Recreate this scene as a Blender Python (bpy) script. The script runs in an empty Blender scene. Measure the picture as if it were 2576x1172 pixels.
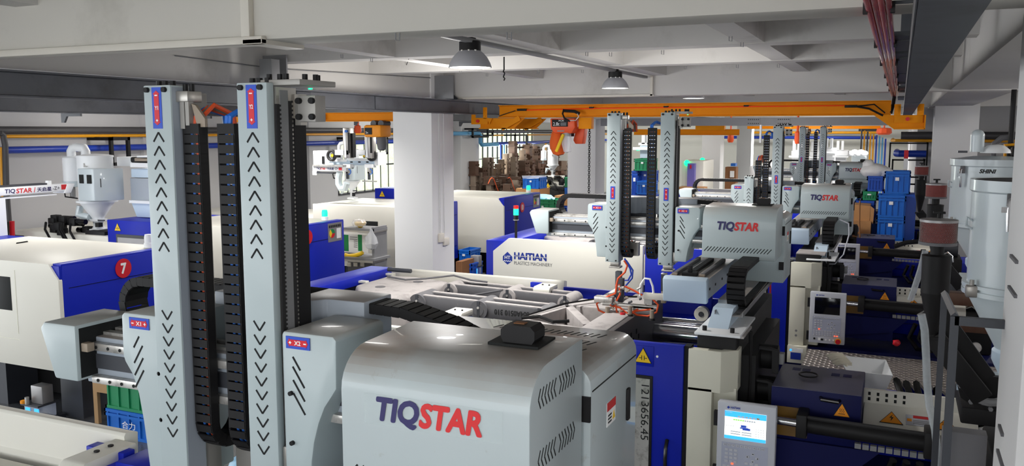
import bpy, bmesh, math, random
from mathutils import Vector, Matrix
random.seed(7)
S = bpy.context.scene
COL = S.collection
PI = math.pi
V = Vector
# ------------------------------------------------------------------ camera, world, lamps, exposure
FPX, YAW, PIT, EYE = 2168.9, math.radians(24.146), math.radians(6.782), 3.2
cd = bpy.data.cameras.new('camera'); cam = bpy.data.objects.new('camera', cd); COL.objects.link(cam)
cam.location = (0, 0, EYE); cam.rotation_euler = (PI/2-PIT, 0, YAW)
cd.sensor_width = 36; cd.lens = 36*FPX/2576; cd.clip_start = .05; cd.clip_end = 300
S.camera = cam
S.cycles.diffuse_bounces = 7; S.cycles.max_bounces = 14
S.view_settings.view_transform = 'Standard'; S.view_settings.look = 'None'
S.view_settings.exposure = 0.75; S.view_settings.gamma = 1; S.view_settings.use_curve_mapping = False
wd = bpy.data.worlds.new('world'); S.world = wd; wd.use_nodes = True
bg = wd.node_tree.nodes['Background']; bg.inputs[0].default_value = (.93, .97, 1, 1); bg.inputs[1].default_value = 2.7
LAMP_W = 27
def lamp_light(x, y, z, w=LAMP_W, col=(1, .98, .95), size=.28, parent=None):
    l = bpy.data.lights.new('bay_lamp', 'AREA'); l.shape = 'DISK'; l.size = size; l.energy = w; l.color = col; l.spread = math.radians(150)
    o = bpy.data.objects.new('bay_lamp', l); COL.objects.link(o); o.location = (x, y, z)
    if parent: o.parent = parent; o.location = V((x, y, z))-ORI[parent]
    return o
ORI = {}
# lamps of the hall that hang outside the picture (left bay, behind the camera, far bays)
for x, y, w in ((-10.6, 8.2, 20), (-10.6, 13, 46), (-10.8, 18, 46), (-10.8, 24, 46), (-10.8, 31, 50), (-6.9, 5.6, 10), (-7.6, 9.2, 30), (-7.4, 13.5, 36), (-5.0, 12.6, 26),
                (-2.9, 13.5, 34), (-2.9, 24, 70), (-2.9, 31, 100), (-4.9, 38, 140), (-1, 36, 140), (-8, 38, 140), (-7.6, 21, 50)):
    lamp_light(x, y, 3.58, w)
# added point fills with no known fixture, to brighten ceiling, ribs and side faces
for x, y, w in ((1.7, .4, 10), (-.5, -1.2, 20), (2.2, 5.5, 16), (2.3, 10, 14), (2.2, 15, 9), (-8.4, 8.6, 9), (-12.2, 11.6, 16), (-8.2, 15.5, 24), (-4.4, 7.9, 16), (-3.4, 4.6, 4), (-1.9, 8.0, 7), (-2, 13.8, 22), (-3.4, 20.5, 30), (-12, 21, 30), (-2.5, 28, 50), (-9, 28, 50), (-4, 41, 90), (-11, 41, 90)):
    l = bpy.data.lights.new('fill_point', 'POINT'); l.shadow_soft_size = .14; l.energy = w*1.6; l.color = (1, .98, .95)
    o = bpy.data.objects.new('fill_point', l); COL.objects.link(o); o.location = (x, y, 3.35)
# daylight through the window wall on the left and the far end
def day(x, y, z, rz, w, sx, sz):
    l = bpy.data.lights.new('window_daylight', 'AREA'); l.shape = 'RECTANGLE'; l.size = sx; l.size_y = sz; l.energy = w; l.color = (.93, 1, .95)
    o = bpy.data.objects.new('window_daylight', l); COL.objects.link(o); o.location = (x, y, z); o.rotation_euler = (PI/2, 0, rz)
day(-13.7, 30.7, 2.0, PI/2*-1, 160, 4.4, 1.6); day(-13.7, 21.4, 2.2, -PI/2, 90, 3.6, 1.3)

# ------------------------------------------------------------------ materials
def lin(c):
    return tuple(((v/255)/12.92 if v/255 <= .04045 else ((v/255+.055)/1.055)**2.4) for v in c)
MATS = {}
def M(name, rgb, rough=.5, metal=0, var=.06, scale=6, bump=0, emit=0, alpha=None, dirt=None, dscale=3, dlo=.5, dhi=.7, trans=0, coat=0, dust=None, spec=.4):
    m = bpy.data.materials.new(name); m.use_nodes = True; nt = m.node_tree; b = nt.nodes['Principled BSDF']
    c = lin(rgb)+(1,)
    b.inputs['Specular IOR Level'].default_value = spec
    b.inputs['Roughness'].default_value = rough; b.inputs['Metallic'].default_value = metal
    tc = nt.nodes.new('ShaderNodeTexCoord')
    if var:
        n = nt.nodes.new('ShaderNodeTexNoise'); n.inputs['Scale'].default_value = scale; n.inputs['Detail'].default_value = 5
        nt.links.new(tc.outputs['Object'], n.inputs['Vector'])
        mx = nt.nodes.new('ShaderNodeMix'); mx.data_type = 'RGBA'
        mx.inputs[6].default_value = tuple(v*(1-var) for v in c[:3])+(1,); mx.inputs[7].default_value = tuple(min(1, v*(1+var)) for v in c[:3])+(1,)
        nt.links.new(n.outputs[0], mx.inputs[0]); out = mx.outputs[2]
        if dirt:
            n2 = nt.nodes.new('ShaderNodeTexNoise'); n2.inputs['Scale'].default_value = dscale; n2.inputs['Detail'].default_value = 7; n2.inputs['Roughness'].default_value = .65
            nt.links.new(tc.outputs['Object'], n2.inputs['Vector'])
            mr = nt.nodes.new('ShaderNodeMapRange'); mr.inputs[1].default_value = dlo; mr.inputs[2].default_value = dhi
            nt.links.new(n2.outputs[0], mr.inputs[0])
            m2 = nt.nodes.new('ShaderNodeMix'); m2.data_type = 'RGBA'; m2.inputs[7].default_value = lin(dirt)+(1,)
            nt.links.new(mr.outputs[0], m2.inputs[0]); nt.links.new(out, m2.inputs[6]); out = m2.outputs[2]
        if dust:
            geo = nt.nodes.new('ShaderNodeNewGeometry'); sp = nt.nodes.new('ShaderNodeSeparateXYZ'); nt.links.new(geo.outputs['True Normal'], sp.inputs[0])
            n3 = nt.nodes.new('ShaderNodeTexNoise'); n3.inputs['Scale'].default_value = 4; n3.inputs['Detail'].default_value = 6; nt.links.new(tc.outputs['Object'], n3.inputs['Vector'])
            ml = nt.nodes.new('ShaderNodeMath'); ml.operation = 'MULTIPLY'; nt.links.new(sp.outputs[2], ml.inputs[0]); nt.links.new(n3.outputs[0], ml.inputs[1])
            r3 = nt.nodes.new('ShaderNodeMapRange'); r3.inputs[1].default_value = .12; r3.inputs[2].default_value = .62; r3.inputs[4].default_value = dust[1]; nt.links.new(ml.outputs[0], r3.inputs[0])
            m3 = nt.nodes.new('ShaderNodeMix'); m3.data_type = 'RGBA'; m3.inputs[7].default_value = lin(dust[0])+(1,); nt.links.new(r3.outputs[0], m3.inputs[0]); nt.links.new(out, m3.inputs[6]); out = m3.outputs[2]
        nt.links.new(out, b.inputs['Base Color'])
        if bump:
            bp = nt.nodes.new('ShaderNodeBump'); bp.inputs['Strength'].default_value = bump; bp.inputs['Distance'].default_value = .01
            nt.links.new(n.outputs[0], bp.inputs['Height']); nt.links.new(bp.outputs[0], b.inputs['Normal'])
    else:
        b.inputs['Base Color'].default_value = c
    if emit:
        b.inputs['Emission Color'].default_value = c; b.inputs['Emission Strength'].default_value = emit
    if alpha is not None: b.inputs['Alpha'].default_value = alpha
    if trans: b.inputs['Transmission Weight'].default_value = trans
    if coat: b.inputs['Coat Weight'].default_value = coat
    MATS[name] = m; return m
M('plaster', (206, 203, 199), .9, var=.05, scale=1.3, bump=.15, dirt=(170, 166, 160), dscale=.9, dlo=.58, dhi=.8)
M('beam_paint', (203, 199, 190), .85, var=.04, scale=1.2, dirt=(172, 168, 158), dscale=1.1, dlo=.6, dhi=.85)
M('column_paint', (222, 221, 220), .8, var=.02, scale=2)
M('wall_paint', (198, 197, 198), .8, var=.03, scale=.8)
M('far_wall', (225, 226, 218), .8, var=.03, scale=.8)
M('trunking', (214, 208, 196), .5)
M('floor_paint', (74, 76, 80), .22, var=.2, scale=2.5, dirt=(48, 48, 52), dscale=1.2)
M('runway_grey', (82, 84, 90), .5, var=.1, scale=3, dirt=(66, 66, 70), dscale=2.2)
M('steel_grey', (128, 128, 130), .5, var=.06)
M('dark_steel', (62, 64, 70), .45, var=.1)
M('crane_yellow', (226, 138, 4), .55, var=.05, spec=.15)
M('hoist_orange', (226, 84, 34), .45)
M('bag_orange', (224, 96, 30), .8, bump=.4, scale=14)
M('robot_paint', (174, 186, 188), .38, var=.025, scale=3, coat=.15, dust=((182, 170, 158), .6))
M('robot_dirty', (178, 188, 190), .36, var=.03, scale=3, dirt=(142, 128, 114), dscale=5.5, dlo=.62, dhi=.75, coat=.15, dust=((142, 122, 104), .95))
M('robot_side', (158, 166, 176), .4, var=.03, dust=((150, 136, 122), .8))
M('cream', (226, 223, 212), .45, var=.02, scale=2)
M('cream_dark', (216, 213, 196), .45, var=.03, scale=2)
M('white_paint', (236, 238, 240), .4, var=.02)
M('pale_blue', (192, 210, 226), .4, var=.03)
M('blue', (20, 38, 172), .4, var=.05, scale=2, spec=.2)
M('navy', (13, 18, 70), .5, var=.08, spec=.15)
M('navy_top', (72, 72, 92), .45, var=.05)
M('black', (26, 25, 26), .55, var=.12, spec=.25)
M('black_gloss', (16, 16, 17), .2)
M('rubber', (38, 37, 38), .7)
M('slot_dark', (20, 22, 22), .8, var=0)
M('alu', (176, 172, 166), .35, .7, var=.05)
M('alu_dull', (160, 157, 152), .5, .3, var=.05)
M('chrome', (220, 222, 226), .12, 1, var=.02)
M('steel_bright', (206, 203, 198), .3, .6, var=.05, dirt=(150, 146, 140), dscale=20)
M('dusty', (176, 170, 168), .8, var=.1, scale=9, bump=.4, dirt=(146, 140, 138), dscale=7)
M('cast_grey', (98, 97, 100), .6, var=.1, dirt=(140, 134, 130), dscale=10, dlo=.6, dhi=.75)
M('platen_dark', (86, 82, 82), .55, var=.1)
M('red', (205, 22, 40), .45, var=0)
M('sticker_blue', (42, 78, 190), .5, var=0)
M('print_white', (240, 240, 240), .6, var=0)
M('print_navy', (52, 48, 96), .5, var=0)
M('print_red', (206, 46, 48), .5, var=0)
M('print_blue', (28, 56, 160), .5, var=0)
M('print_grey', (128, 128, 132), .5, var=0)
M('print_black', (20, 20, 22), .5, var=0)
M('print_green', (20, 130, 70), .5, var=0)
M('warn_orange', (240, 150, 24), .5, var=0)
M('warn_yellow', (238, 196, 30), .5, var=0)
M('busbar_red', (196, 36, 44), .25, var=.05, coat=.3)
M('line_red', (255, 72, 20), .3, var=0)
M('pipe_yellow', (232, 160, 22), .4)
M('pipe_dark', (74, 72, 74), .5)
M('pipe_blue', (30, 62, 168), .35)
M('pipe_sky', (90, 160, 205), .35)
M('pipe_green', (40, 130, 90), .4)
M('crate_blue', (22, 104, 198), .4, var=.05)
M('crate_navy', (24, 78, 178), .4, var=.05)
M('crate_green', (26, 134, 86), .4, var=.05)
M('card', (184, 134, 86), .85, var=.06)
M('card_dark', (140, 96, 62), .85, var=.1)
M('wood', (176, 140, 98), .7, var=.12)
M('mould_steel', (92, 68, 54), .5, .3, var=.25, scale=4, dirt=(86, 52, 40), dscale=5)
M('mould_bright', (140, 122, 108), .4, .5, var=.2, scale=4)
M('filter_red', (118, 56, 52), .7, var=.2, scale=40)
M('mesh_grey', (150, 148, 148), .4, .4)
M('dryer_paint', (198, 208, 212), .3, var=.02, scale=2, coat=.3)
M('plastic_grey', (186, 188, 196), .45, var=.02)
M('key_grey', (168, 172, 190), .45, var=.02)
M('bag_clear', (228, 230, 234), .25, var=.05, alpha=.45)
M('bag_milk', (226, 224, 222), .4, var=.05, scale=12, bump=.6)
M('film', (225, 235, 235), .15, var=0, alpha=.12)
M('hose_clear', (190, 196, 200), .25, var=.15, scale=60, alpha=.55)
M('glove', (222, 216, 198), .8)
M('cable_orange', (226, 86, 40), .5)
M('cable_blue', (40, 110, 205), .5)
M('cable_grey', (120, 112, 106), .5)
M('amber', (112, 82, 32), .3, var=.2)
M('tan', (150, 136, 120), .5)
M('pale_window', (214, 226, 190), .3, var=.3, scale=3, emit=.75, dirt=(150, 176, 110), dscale=4, dlo=.45, dhi=.65)
M('lamp_reflector', (186, 187, 192), .38, .35, var=.02)
M('lamp_glow', (255, 250, 238), .3, var=0, emit=5)
M('green_glow', (20, 235, 130), .3, var=0, emit=1.6)
M('green_lens', (20, 120, 70), .3, var=0, emit=.3)
M('red_lens', (190, 30, 26), .3, var=0, emit=.25)
M('led_red', (255, 60, 30), .3, var=0, emit=3)
M('screen_off', (14, 14, 18), .12, var=0)
M('screen_body', (236, 238, 226), .3, var=0, emit=.95)
M('screen_blue', (50, 150, 226), .3, var=0, emit=.95)
M('screen_ink', (40, 70, 160), .3, var=0, emit=.5)
M('screen_grey', (150, 158, 168), .3, var=0, emit=.5)
M('screen_green', (120, 190, 90), .3, var=0, emit=.8)
M('cyan_bag', (150, 208, 240), .35, bump=.4, scale=10)
M('green_mat', (52, 110, 70), .7)
M('purple_panel', (116, 108, 186), .4)
def tread():
    m = M('tread_plate', (150, 142, 136), .35, .55, var=.1, scale=12); nt = m.node_tree; b = nt.nodes['Principled BSDF']
    tc = nt.nodes.new('ShaderNodeTexCoord'); w1 = nt.nodes.new('ShaderNodeTexWave'); w2 = nt.nodes.new('ShaderNodeTexWave')
    for w, d in ((w1, (1, 1)), (w2, (1, -1))):
        mp = nt.nodes.new('ShaderNodeMapping'); mp.inputs['Rotation'].default_value = (0, 0, PI/4*d[1]); nt.links.new(tc.outputs['Object'], mp.inputs[0]); nt.links.new(mp.outputs[0], w.inputs[0])
        w.inputs['Scale'].default_value = 5.2
    ma = nt.nodes.new('ShaderNodeMath'); ma.operation = 'MULTIPLY'; nt.links.new(w1.outputs[1], ma.inputs[0]); nt.links.new(w2.outputs[1], ma.inputs[1])
    bp = nt.nodes.new('ShaderNodeBump'); bp.inputs['Strength'].default_value = .9; bp.inputs['Distance'].default_value = .02
    nt.links.new(ma.outputs[0], bp.inputs['Height']); nt.links.new(bp.outputs[0], b.inputs['Normal'])
tread()

# ------------------------------------------------------------------ helpers
def at(px, py, X=None, Y=None, Z=None):
    "world point where the sight line through an image point meets a plane"
    cy, sy, cp, sp = math.cos(YAW), math.sin(YAW), math.cos(PIT), math.sin(PIT)
    w = V((-sy*cp, cy*cp, -sp)); r = V((cy, sy, 0)); u = r.cross(w)
    d = w+r*((px-1288)/FPX)-u*((py-586)/FPX)
    t = X/d.x if X is not None else Y/d.y if Y is not None else (Z-EYE)/d.z
    return V((0, 0, EYE))+d*t
def props(o, label=None, cat=None, group=None, kind=None):
    if label: o['label'] = label
    if cat: o['category'] = cat
    if group: o['group'] = group
    if kind: o['kind'] = kind
    return o
def thing(name, loc, label, cat, group=None):
    o = bpy.data.objects.new(name, None); COL.objects.link(o); o.empty_display_size = .1
    o.location = loc; ORI[o] = V(loc); return props(o, label, cat, group)
class MB:
    def __init__(s): s.v = []; s.f = []
    def add(s, vs, fs):
        n = len(s.v); s.v += [tuple(q) for q in vs]; s.f += [tuple(i+n for i in f) for f in fs]; return s
    def box(s, x0, x1, y0, y1, z0, z1):
        return s.add([(x, y, z) for x in (x0, x1) for y in (y0, y1) for z in (z0, z1)],
                     [(0, 1, 3, 2), (4, 6, 7, 5), (0, 4, 5, 1), (2, 3, 7, 6), (0, 2, 6, 4), (1, 5, 7, 3)])
    def prism(s, pts, ax, a, b):
        n = len(pts); mk = {'x': lambda p, t: (t, p[0], p[1]), 'y': lambda p, t: (p[0], t, p[1]), 'z': lambda p, t: (p[0], p[1], t)}[ax]
        return s.add([mk(p, t) for t in (a, b) for p in pts], [tuple(range(n)), tuple(range(2*n-1, n-1, -1))]+[(i, i+n, (i+1) % n+n, (i+1) % n) for i in range(n)])
    def tube(s, pts, r, n=8, closed=False, r2=None):
        pts = [V(p) for p in pts]; m = len(pts); rings = []; up = None
        for i, p in enumerate(pts):
            if closed: t = pts[(i+1) % m]-pts[i-1]
            else: t = pts[min(i+1, m-1)]-pts[max(i-1, 0)]
            t.normalize()
            if up is None or abs(up.dot(t)) > .999: up = V((0, 0, 1)) if abs(t.z) < .9 else V((1, 0, 0))
            sd = t.cross(up).normalized(); up = sd.cross(t).normalized()
            rr = r if r2 is None else r+(r2-r)*i/(m-1)
            rings.append([p+(sd*math.cos(a)+up*math.sin(a))*rr for a in (2*PI*k/n for k in range(n))])
        fs = []
        for i in range(m if closed else m-1):
            a, b = i*n, ((i+1) % m)*n
            fs += [(a+k, a+(k+1) % n, b+(k+1) % n, b+k) for k in range(n)]
        if not closed: fs += [tuple(range(n-1, -1, -1)), tuple(range((m-1)*n, m*n))]
        return s.add([q for rg in rings for q in rg], fs)
    def cyl(s, a, b, r, r2=None, n=16): return s.tube([a, b], r, n, r2=r if r2 is None else r2)
    def lathe(s, c, prof, n=24, cap=True):
        vs = [(c[0]+r*math.cos(2*PI*k/n), c[1]+r*math.sin(2*PI*k/n), c[2]+z) for r, z in prof for k in range(n)]
        m = len(prof); fs = [(i*n+k, i*n+(k+1) % n, (i+1)*n+(k+1) % n, (i+1)*n+k) for i in range(m-1) for k in range(n)]
        if cap and prof[0][0] > 1e-4: fs.append(tuple(range(n-1, -1, -1)))
        if cap and prof[-1][0] > 1e-4: fs.append(tuple(range((m-1)*n, m*n)))
        return s.add(vs, fs)
    def ball(s, c, rx, ry=None, rz=None, n=10):
        ry = ry or rx; rz = rz or rx
        pr = [(math.sin(PI*i/n), -math.cos(PI*i/n)) for i in range(n+1)]; k = 2*n
        return s.add([(c[0]+rx*r*math.cos(2*PI*j/k), c[1]+ry*r*math.sin(2*PI*j/k), c[2]+rz*z) for r, z in pr for j in range(k)],
                     [(i*k+j, i*k+(j+1) % k, (i+1)*k+(j+1) % k, (i+1)*k+j) for i in range(n) for j in range(k)])
    def build(s, name, mat, parent=None, bevel=0, smooth=True, label=None, cat=None, group=None, kind=None, seg=2, noise=0):
        xs, ys, zs = zip(*s.v)
        o3 = V(((min(xs)+max(xs))/2, (min(ys)+max(ys))/2, min(zs)))
        me = bpy.data.meshes.new(name); bm = bmesh.new()
        vs = [bm.verts.new(V(q)-o3) for q in s.v]
        for f in s.f:
            try: bm.faces.new([vs[i] for i in f])
            except ValueError: pass
        bmesh.ops.remove_doubles(bm, verts=bm.verts, dist=1e-6)
        bmesh.ops.recalc_face_normals(bm, faces=bm.faces)
        if bevel:
            es = [e for e in bm.edges if len(e.link_faces) == 2 and e.calc_face_angle(0) > .6]
            bmesh.ops.bevel(bm, geom=es, offset=bevel, segments=seg, affect='EDGES', clamp_overlap=True, profile=.5)
        if noise:
            for v in bm.verts: v.co += V((random.uniform(-1, 1), random.uniform(-1, 1), random.uniform(-1, 1)))*noise
        if smooth:
            for f in bm.faces: f.smooth = True
            for e in bm.edges:
                if len(e.link_faces) != 2 or e.calc_face_angle(0) > .6: e.smooth = False
        bm.to_mesh(me); bm.free(); me.materials.append(MATS[mat])
        return put(me, name, o3, parent, label, cat, group, kind)
def put(me, name, loc, parent=None, label=None, cat=None, group=None, kind=None):
    o = bpy.data.objects.new(name, me); COL.objects.link(o); loc = V(loc); ORI[o] = loc
    if parent: o.parent = parent; o.location = loc-ORI[parent]
    else: o.location = loc
    return props(o, label, cat, group, kind)
def B(*a): return MB().box(*a)
def again(src, d, parent=None):
    "one more piece sharing src's mesh, moved by d"
    o = src.copy(); COL.objects.link(o); o.parent = parent or src.parent; o.location = src.location+V(d); ORI[o] = ORI[src]+V(d); return o
def kids(o): return [c for c in o.children]
def copy_tree(o, d, parent=None):
    c = o.copy(); COL.objects.link(c); ORI[c] = ORI[o]+V(d)
    if parent: c.parent = parent; c.location = o.location.copy()
    else: c.location = o.location+V(d)
    for k in kids(o): copy_tree(k, d, c)
    return c
TXT = {}
def text(s, loc, h, mat, parent, width=None, face='front', name='lettering', bold=0, shear=0, lead=.0008, align='CENTER'):
    key = (s, bold, shear, align)
    if key not in TXT:
        c = bpy.data.curves.new('lettering', 'FONT'); c.body = s; c.size = 1; c.shear = shear; c.align_x = align; c.align_y = 'CENTER'; c.extrude = .004; c.resolution_u = 3
        t = bpy.data.objects.new('lettering', c); COL.objects.link(t); bpy.context.view_layer.update()
        me = bpy.data.meshes.new_from_object(t.evaluated_get(bpy.context.evaluated_depsgraph_get())); bpy.data.objects.remove(t); bpy.data.curves.remove(c)
        if bold:        # heavier weight: the letters laid over themselves, shifted all round
            vs = [v.co.copy() for v in me.vertices]; fs = [tuple(p.vertices) for p in me.polygons]; m2 = bpy.data.meshes.new('lettering'); V2 = []; F2 = []
            for a in range(8):
                n0 = len(V2); d = V((bold*1.25*math.cos(a*PI/4), bold*1.25*math.sin(a*PI/4), .00002*a)); V2 += [v+d for v in vs]; F2 += [tuple(q+n0 for q in f) for f in fs]
            m2.from_pydata(V2, [], F2); me = m2
        TXT[key] = me
    src = TXT[key]; me = src.copy(); me.materials.clear(); me.materials.append(MATS[mat])
    xs = [v.co.x for v in src.vertices]; ys = [v.co.y for v in src.vertices]
    w0 = max(xs)-min(xs) if xs else 1; h0 = max(ys)-min(ys) if ys else 1; cx, cyy = (max(xs)+min(xs))/2, (max(ys)+min(ys))/2
    sy = h/h0; sx = width/w0 if width else sy
    rot = Matrix.Rotation(PI/2, 4, 'X') if face == 'front' else Matrix.Rotation(PI/2, 4, 'Z') @ Matrix.Rotation(PI/2, 4, 'X') if face == 'right' else face
    me.transform(rot @ Matrix.Diagonal((sx, sy, sy, 1)) @ Matrix.Translation((-cx if align == 'CENTER' else 0, -cyy, 0)))
    return put(me, name, loc, parent)
def seg2(p, q, w, ax, a, b, mb):
    "flat bar between two 2-D points, extruded along ax"
    d = (V(q)-V(p)); n = V((-d.y, d.x)).normalized()*w/2
    P = [V(p)+n, V(q)+n, V(q)-n, V(p)-n]
    return mb.prism([(k.x, k.y) for k in P], ax, a, b)
def warn(parent, x, z, y, s, glyph, mat='warn_orange', face='y', name='warning_sign', tilt=0):
    "triangular warning sign on a front face"
    r = MB().prism([(x-s*.56, z-s*.5), (x+s*.56, z-s*.5), (x, z+s*.5)], 'y', y-.002, y).build('sign', 'print_black', parent, label='triangular warning sign')
    MB().prism([(x-s*.5, z-s*.46), (x+s*.5, z-s*.46), (x, z+s*.43)], 'y', y-.0035, y-.002).build('sign_face', mat, r, smooth=False)
    g = MB()
    if glyph == 'heat':
        for k in (-1, 0, 1): g.tube([(x+k*s*.12, y-.004, z-s*.18), (x+k*s*.12+s*.03, y-.004, z-s*.08), (x+k*s*.12-s*.02, y-.004, z), (x+k*s*.12+s*.02, y-.004, z+s*.1)], s*.018, 5)
        g.box(x-s*.22, x+s*.22, y-.0045, y-.0035, z-s*.3, z-s*.26)
    elif glyph == 'bolt':
        g.prism([(x+s*.06, z+s*.22), (x-s*.1, z-s*.06), (x, z-s*.04), (x-s*.03, z-s*.33), (x+s*.1, z+.0), (x+s*.0, z)], 'y', y-.0045, y-.0035)
    elif glyph == 'clamp':
        for k in (-1, 1):
            g.box(x+k*s*.08-s*.02, x+k*s*.08+s*.02, y-.0045, y-.0035, z-s*.32, z-s*.02); g.box(min(x+k*s*.08, x+k*s*.26), max(x+k*s*.08, x+k*s*.26), y-.0045, y-.0035, z-s*.2, z-s*.16)
    else:
        for a in (-.5, -.15, .15, .5): seg2((x+s*.2, z-s*.12), (x-s*.2, z-s*.12+a*s*.4), s*.03, 'y', y-.0045, y-.0035, g)
    g.build('symbol', 'print_black', r, smooth=False)
    return r
# ------------------------------------------------------------------ the hall
B(-14.3, 4, -4, 47, -.12, 0).build('floor', 'floor_paint', kind='structure')
ceil = B(-14.3, 4, -4, 47, 4.25, 4.4).build('ceiling', 'plaster', kind='structure')
ROWS = (-3.4, 3.395, 10.575, 17.5, 24.4, 31.3, 38.2)
for i, y in enumerate(ROWS):
    B(-14, 3.6, y-.125, y+.125, 3.62, 4.25).build('beam', 'beam_paint' if i == 1 else 'plaster', ceil, bevel=.012)
for x0, x1 in ((-6.28, -5.72), (.46, 1.12)):
    B(x0, x1, -4, 46, 3.63, 4.25).build('beam', 'plaster', ceil)
for a, b in zip(ROWS[:4], ROWS[1:]):
    for k in (1, 2, 3):
        y = a+(b-a)*k/4
        for x0, x1 in ((-14, -6.28), (-5.72, .46), (1.12, 3.6)): B(x0, x1, y-.12, y+.12, 3.86, 4.25).build('rib', 'plaster', ceil)
for x in (-12.4, -10.9, -9.3, -7.8, -4.33, -2.72, -1.07, 1.9):
    for a, b in zip(ROWS[:4], ROWS[1:]): B(x-.09, x+.09, a+.12, b-.12, 3.865, 4.25).build('rib', 'plaster', ceil)
hk = MB().tube([(-1.07, 5.2, 3.86), (-1.07, 5.2, 3.83), (-1.05, 5.2, 3.825), (-1.05, 5.2, 3.86)], .003, 5).build('hook', 'steel_grey', ceil)
for px, py, z in ((1838, 92, 3.86), (1867, 107, 3.86), (1667, 127, 3.86), (1958, 162, 3.86), (1476, 131, 3.86), (1536, 132, 3.86), (1353, 179, 3.86), (1465, 176, 3.86), (1158, 178, 3.86), (1355, 175, 3.86), (1000, 83, 3.62), (1281, 81, 3.62), (1855, 163, 3.86), (1724, 166, 3.86), (860, 137, 3.86), (935, 147, 3.86), (1225, 185, 3.86)):
    p = at(px, py, Z=z); again(hk, p-ORI[hk]-V((0, 0, .035)))
MB().tube([at(1028, 148, Z=3.86), at(1022, 165, Y=8.9), at(1042, 174, Y=8.9)], .004, 5).build('loose_wire', 'black', ceil)
cw = MB().tube([at(440, 140, X=-5.71), at(690, 172, X=-5.71), at(1085, 196, X=-5.71)], .006, 5).build('cable_run', 'steel_grey', ceil)
pz = [(at(1268, 143, Y=7.1)+V((.008*math.sin(k*2.2) if k > 7 else 0, 0, -k*.016))) for k in range(14)]
props(MB().tube(pz, .006, 6).build('coiled_wire', 'black'), 'black coiled cord hanging from the ceiling rib right of the big lamp', 'cord')
# cable trunking along the near beam and down it
tk = thing('cable_trunking', (-4, 3.26, 3.62), 'cream cable trunking along the lower edge of the near ceiling beam', 'trunking')
B(-9.8, -2.72, 3.235, 3.27, 3.6, 3.635).build('trunk_run', 'trunking', tk, bevel=.003)
B(-2.84, -2.79, 3.235, 3.27, 3.635, 4.25).build('trunk_drop', 'trunking', tk, bevel=.003)
B(-2.83, -2.72, 3.235, 3.55, 3.6, 3.62).build('trunk_end', 'trunking', tk)
tk2 = thing('cable_trunking', (-5.5, 10.4, 3.62), 'thin cable trunking along the lower edge of the far beam, ending in a drop', 'trunking')
B(-5.6, -2.78, 10.41, 10.45, 3.615, 3.64).build('trunk_run', 'trunking', tk2); B(-2.82, -2.79, 10.41, 10.45, 3.62, 3.86).build('trunk_drop', 'trunking', tk2)
cnd = B(-2.9, -2.85, 3.53, 10.4, 3.83, 3.86).build('lighting_rail', 'steel_grey', bevel=.003)
props(cnd, 'long metal lighting rail under the ceiling rib carrying the round lamps', 'rail')
# columns
for i, (x0, x1, y0, y1) in enumerate(((-6.3, -5.7, 10.1, 10.72), (-6.42, -5.8, 17.2, 17.82), (-6.3, -5.66, 30.2, 30.85), (-6.3, -5.7, 37.2, 37.85), (.53, 1.24, 17.2, 17.85), (.41, 1.0, 3.3, 3.93))):
    c = B(x0, x1, y0, y1, 0, 4.25).build('column', 'column_paint', kind='structure', bevel=.008)
    if i == 0:
        for y in (10.28, 10.31, 10.42): MB().cyl((-5.693, y, 1.78), (-5.693, y, 3.6), .006, n=6).build('conduit', 'column_paint', c)
        B(-5.7, -5.66, 10.24, 10.36, 1.68, 1.8).build('junction_box', 'trunking', c, bevel=.004); B(-5.7, -5.67, 10.38, 10.52, 1.62, 1.72).build('junction_box', 'trunking', c, bevel=.004)
    if i == 5:
        for z in (2.72, 2.6, 2.05, 1.95): B(.4, .41, 3.5+random.random()*.2, 3.75, z, z+.012).build('chipped_spot', 'cast_grey', c)
# walls
B(-14.3, -14, 7.5, 28.3, 0, 4.25).build('wall_left', 'wall_paint', kind='structure')
B(-14.3, -14, 33.4, 47, 0, 4.25).build('wall_left', 'far_wall', kind='structure')
w = B(-14.3, -14, 28.3, 33.4, 0, .9).build('wall_left', 'wall_paint', kind='structure'); B(-14.3, -14, 28.3, 33.4, 3.3, 4.25).build('lintel', 'wall_paint', w)
for y, dpt in ((12.9, .08), (18.2, .12), (25.9, .5)): B(-14, -14+dpt, y, y+1.2, 0, 4.25).build('pier', 'wall_paint', w)
B(-14.3, 4, 46, 46.3, 0, 4.25).build('wall_back', 'far_wall', kind='structure')
B(.3, 4, 19.2, 19.4, 0, 4.25).build('wall_back_right', 'wall_paint', kind='structure')
B(.3, .5, 19.4, 46, 0, 4.25).build('wall_right', 'wall_paint', kind='structure')
B(-14.3, 4, -4.2, -4, 0, 1.75).build('wall_light_block', 'wall_paint', kind='structure')  # unseen half-height wall, added to block low light from behind the camera
B(3.6, 3.8, -4, 19.2, 0, 4.25).build('wall_right', 'wall_paint', kind='structure')
wn = thing('window_1', (-14.1, 30.85, .9), None, None); wn['kind'] = 'structure'
g = MB(); ys = [28.3+5.1*k/12 for k in range(13)]; zs = (.9, 1.55, 2.15, 2.72, 3.3)
for y in ys: g.box(-14.12, -14.04, y-.014, y+.014, .9, 3.3)
for z in zs: g.box(-14.11, -14.05, 28.3, 33.4, z-.014, z+.014)
fr = g.build('window_frame', 'dark_steel', wn)
pn = B(-14.1, -14.085, ys[0]+.014, ys[1]-.014, .914, 1.536).build('pane', 'pale_window', wn)
for i in range(12):
    for j, z in enumerate(zs[:-1]):
        if i or j:
            o = again(pn, (0, ys[i]-ys[0], z-.9)); o.scale.z = (zs[j+1]-z-.028)/.622
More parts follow.
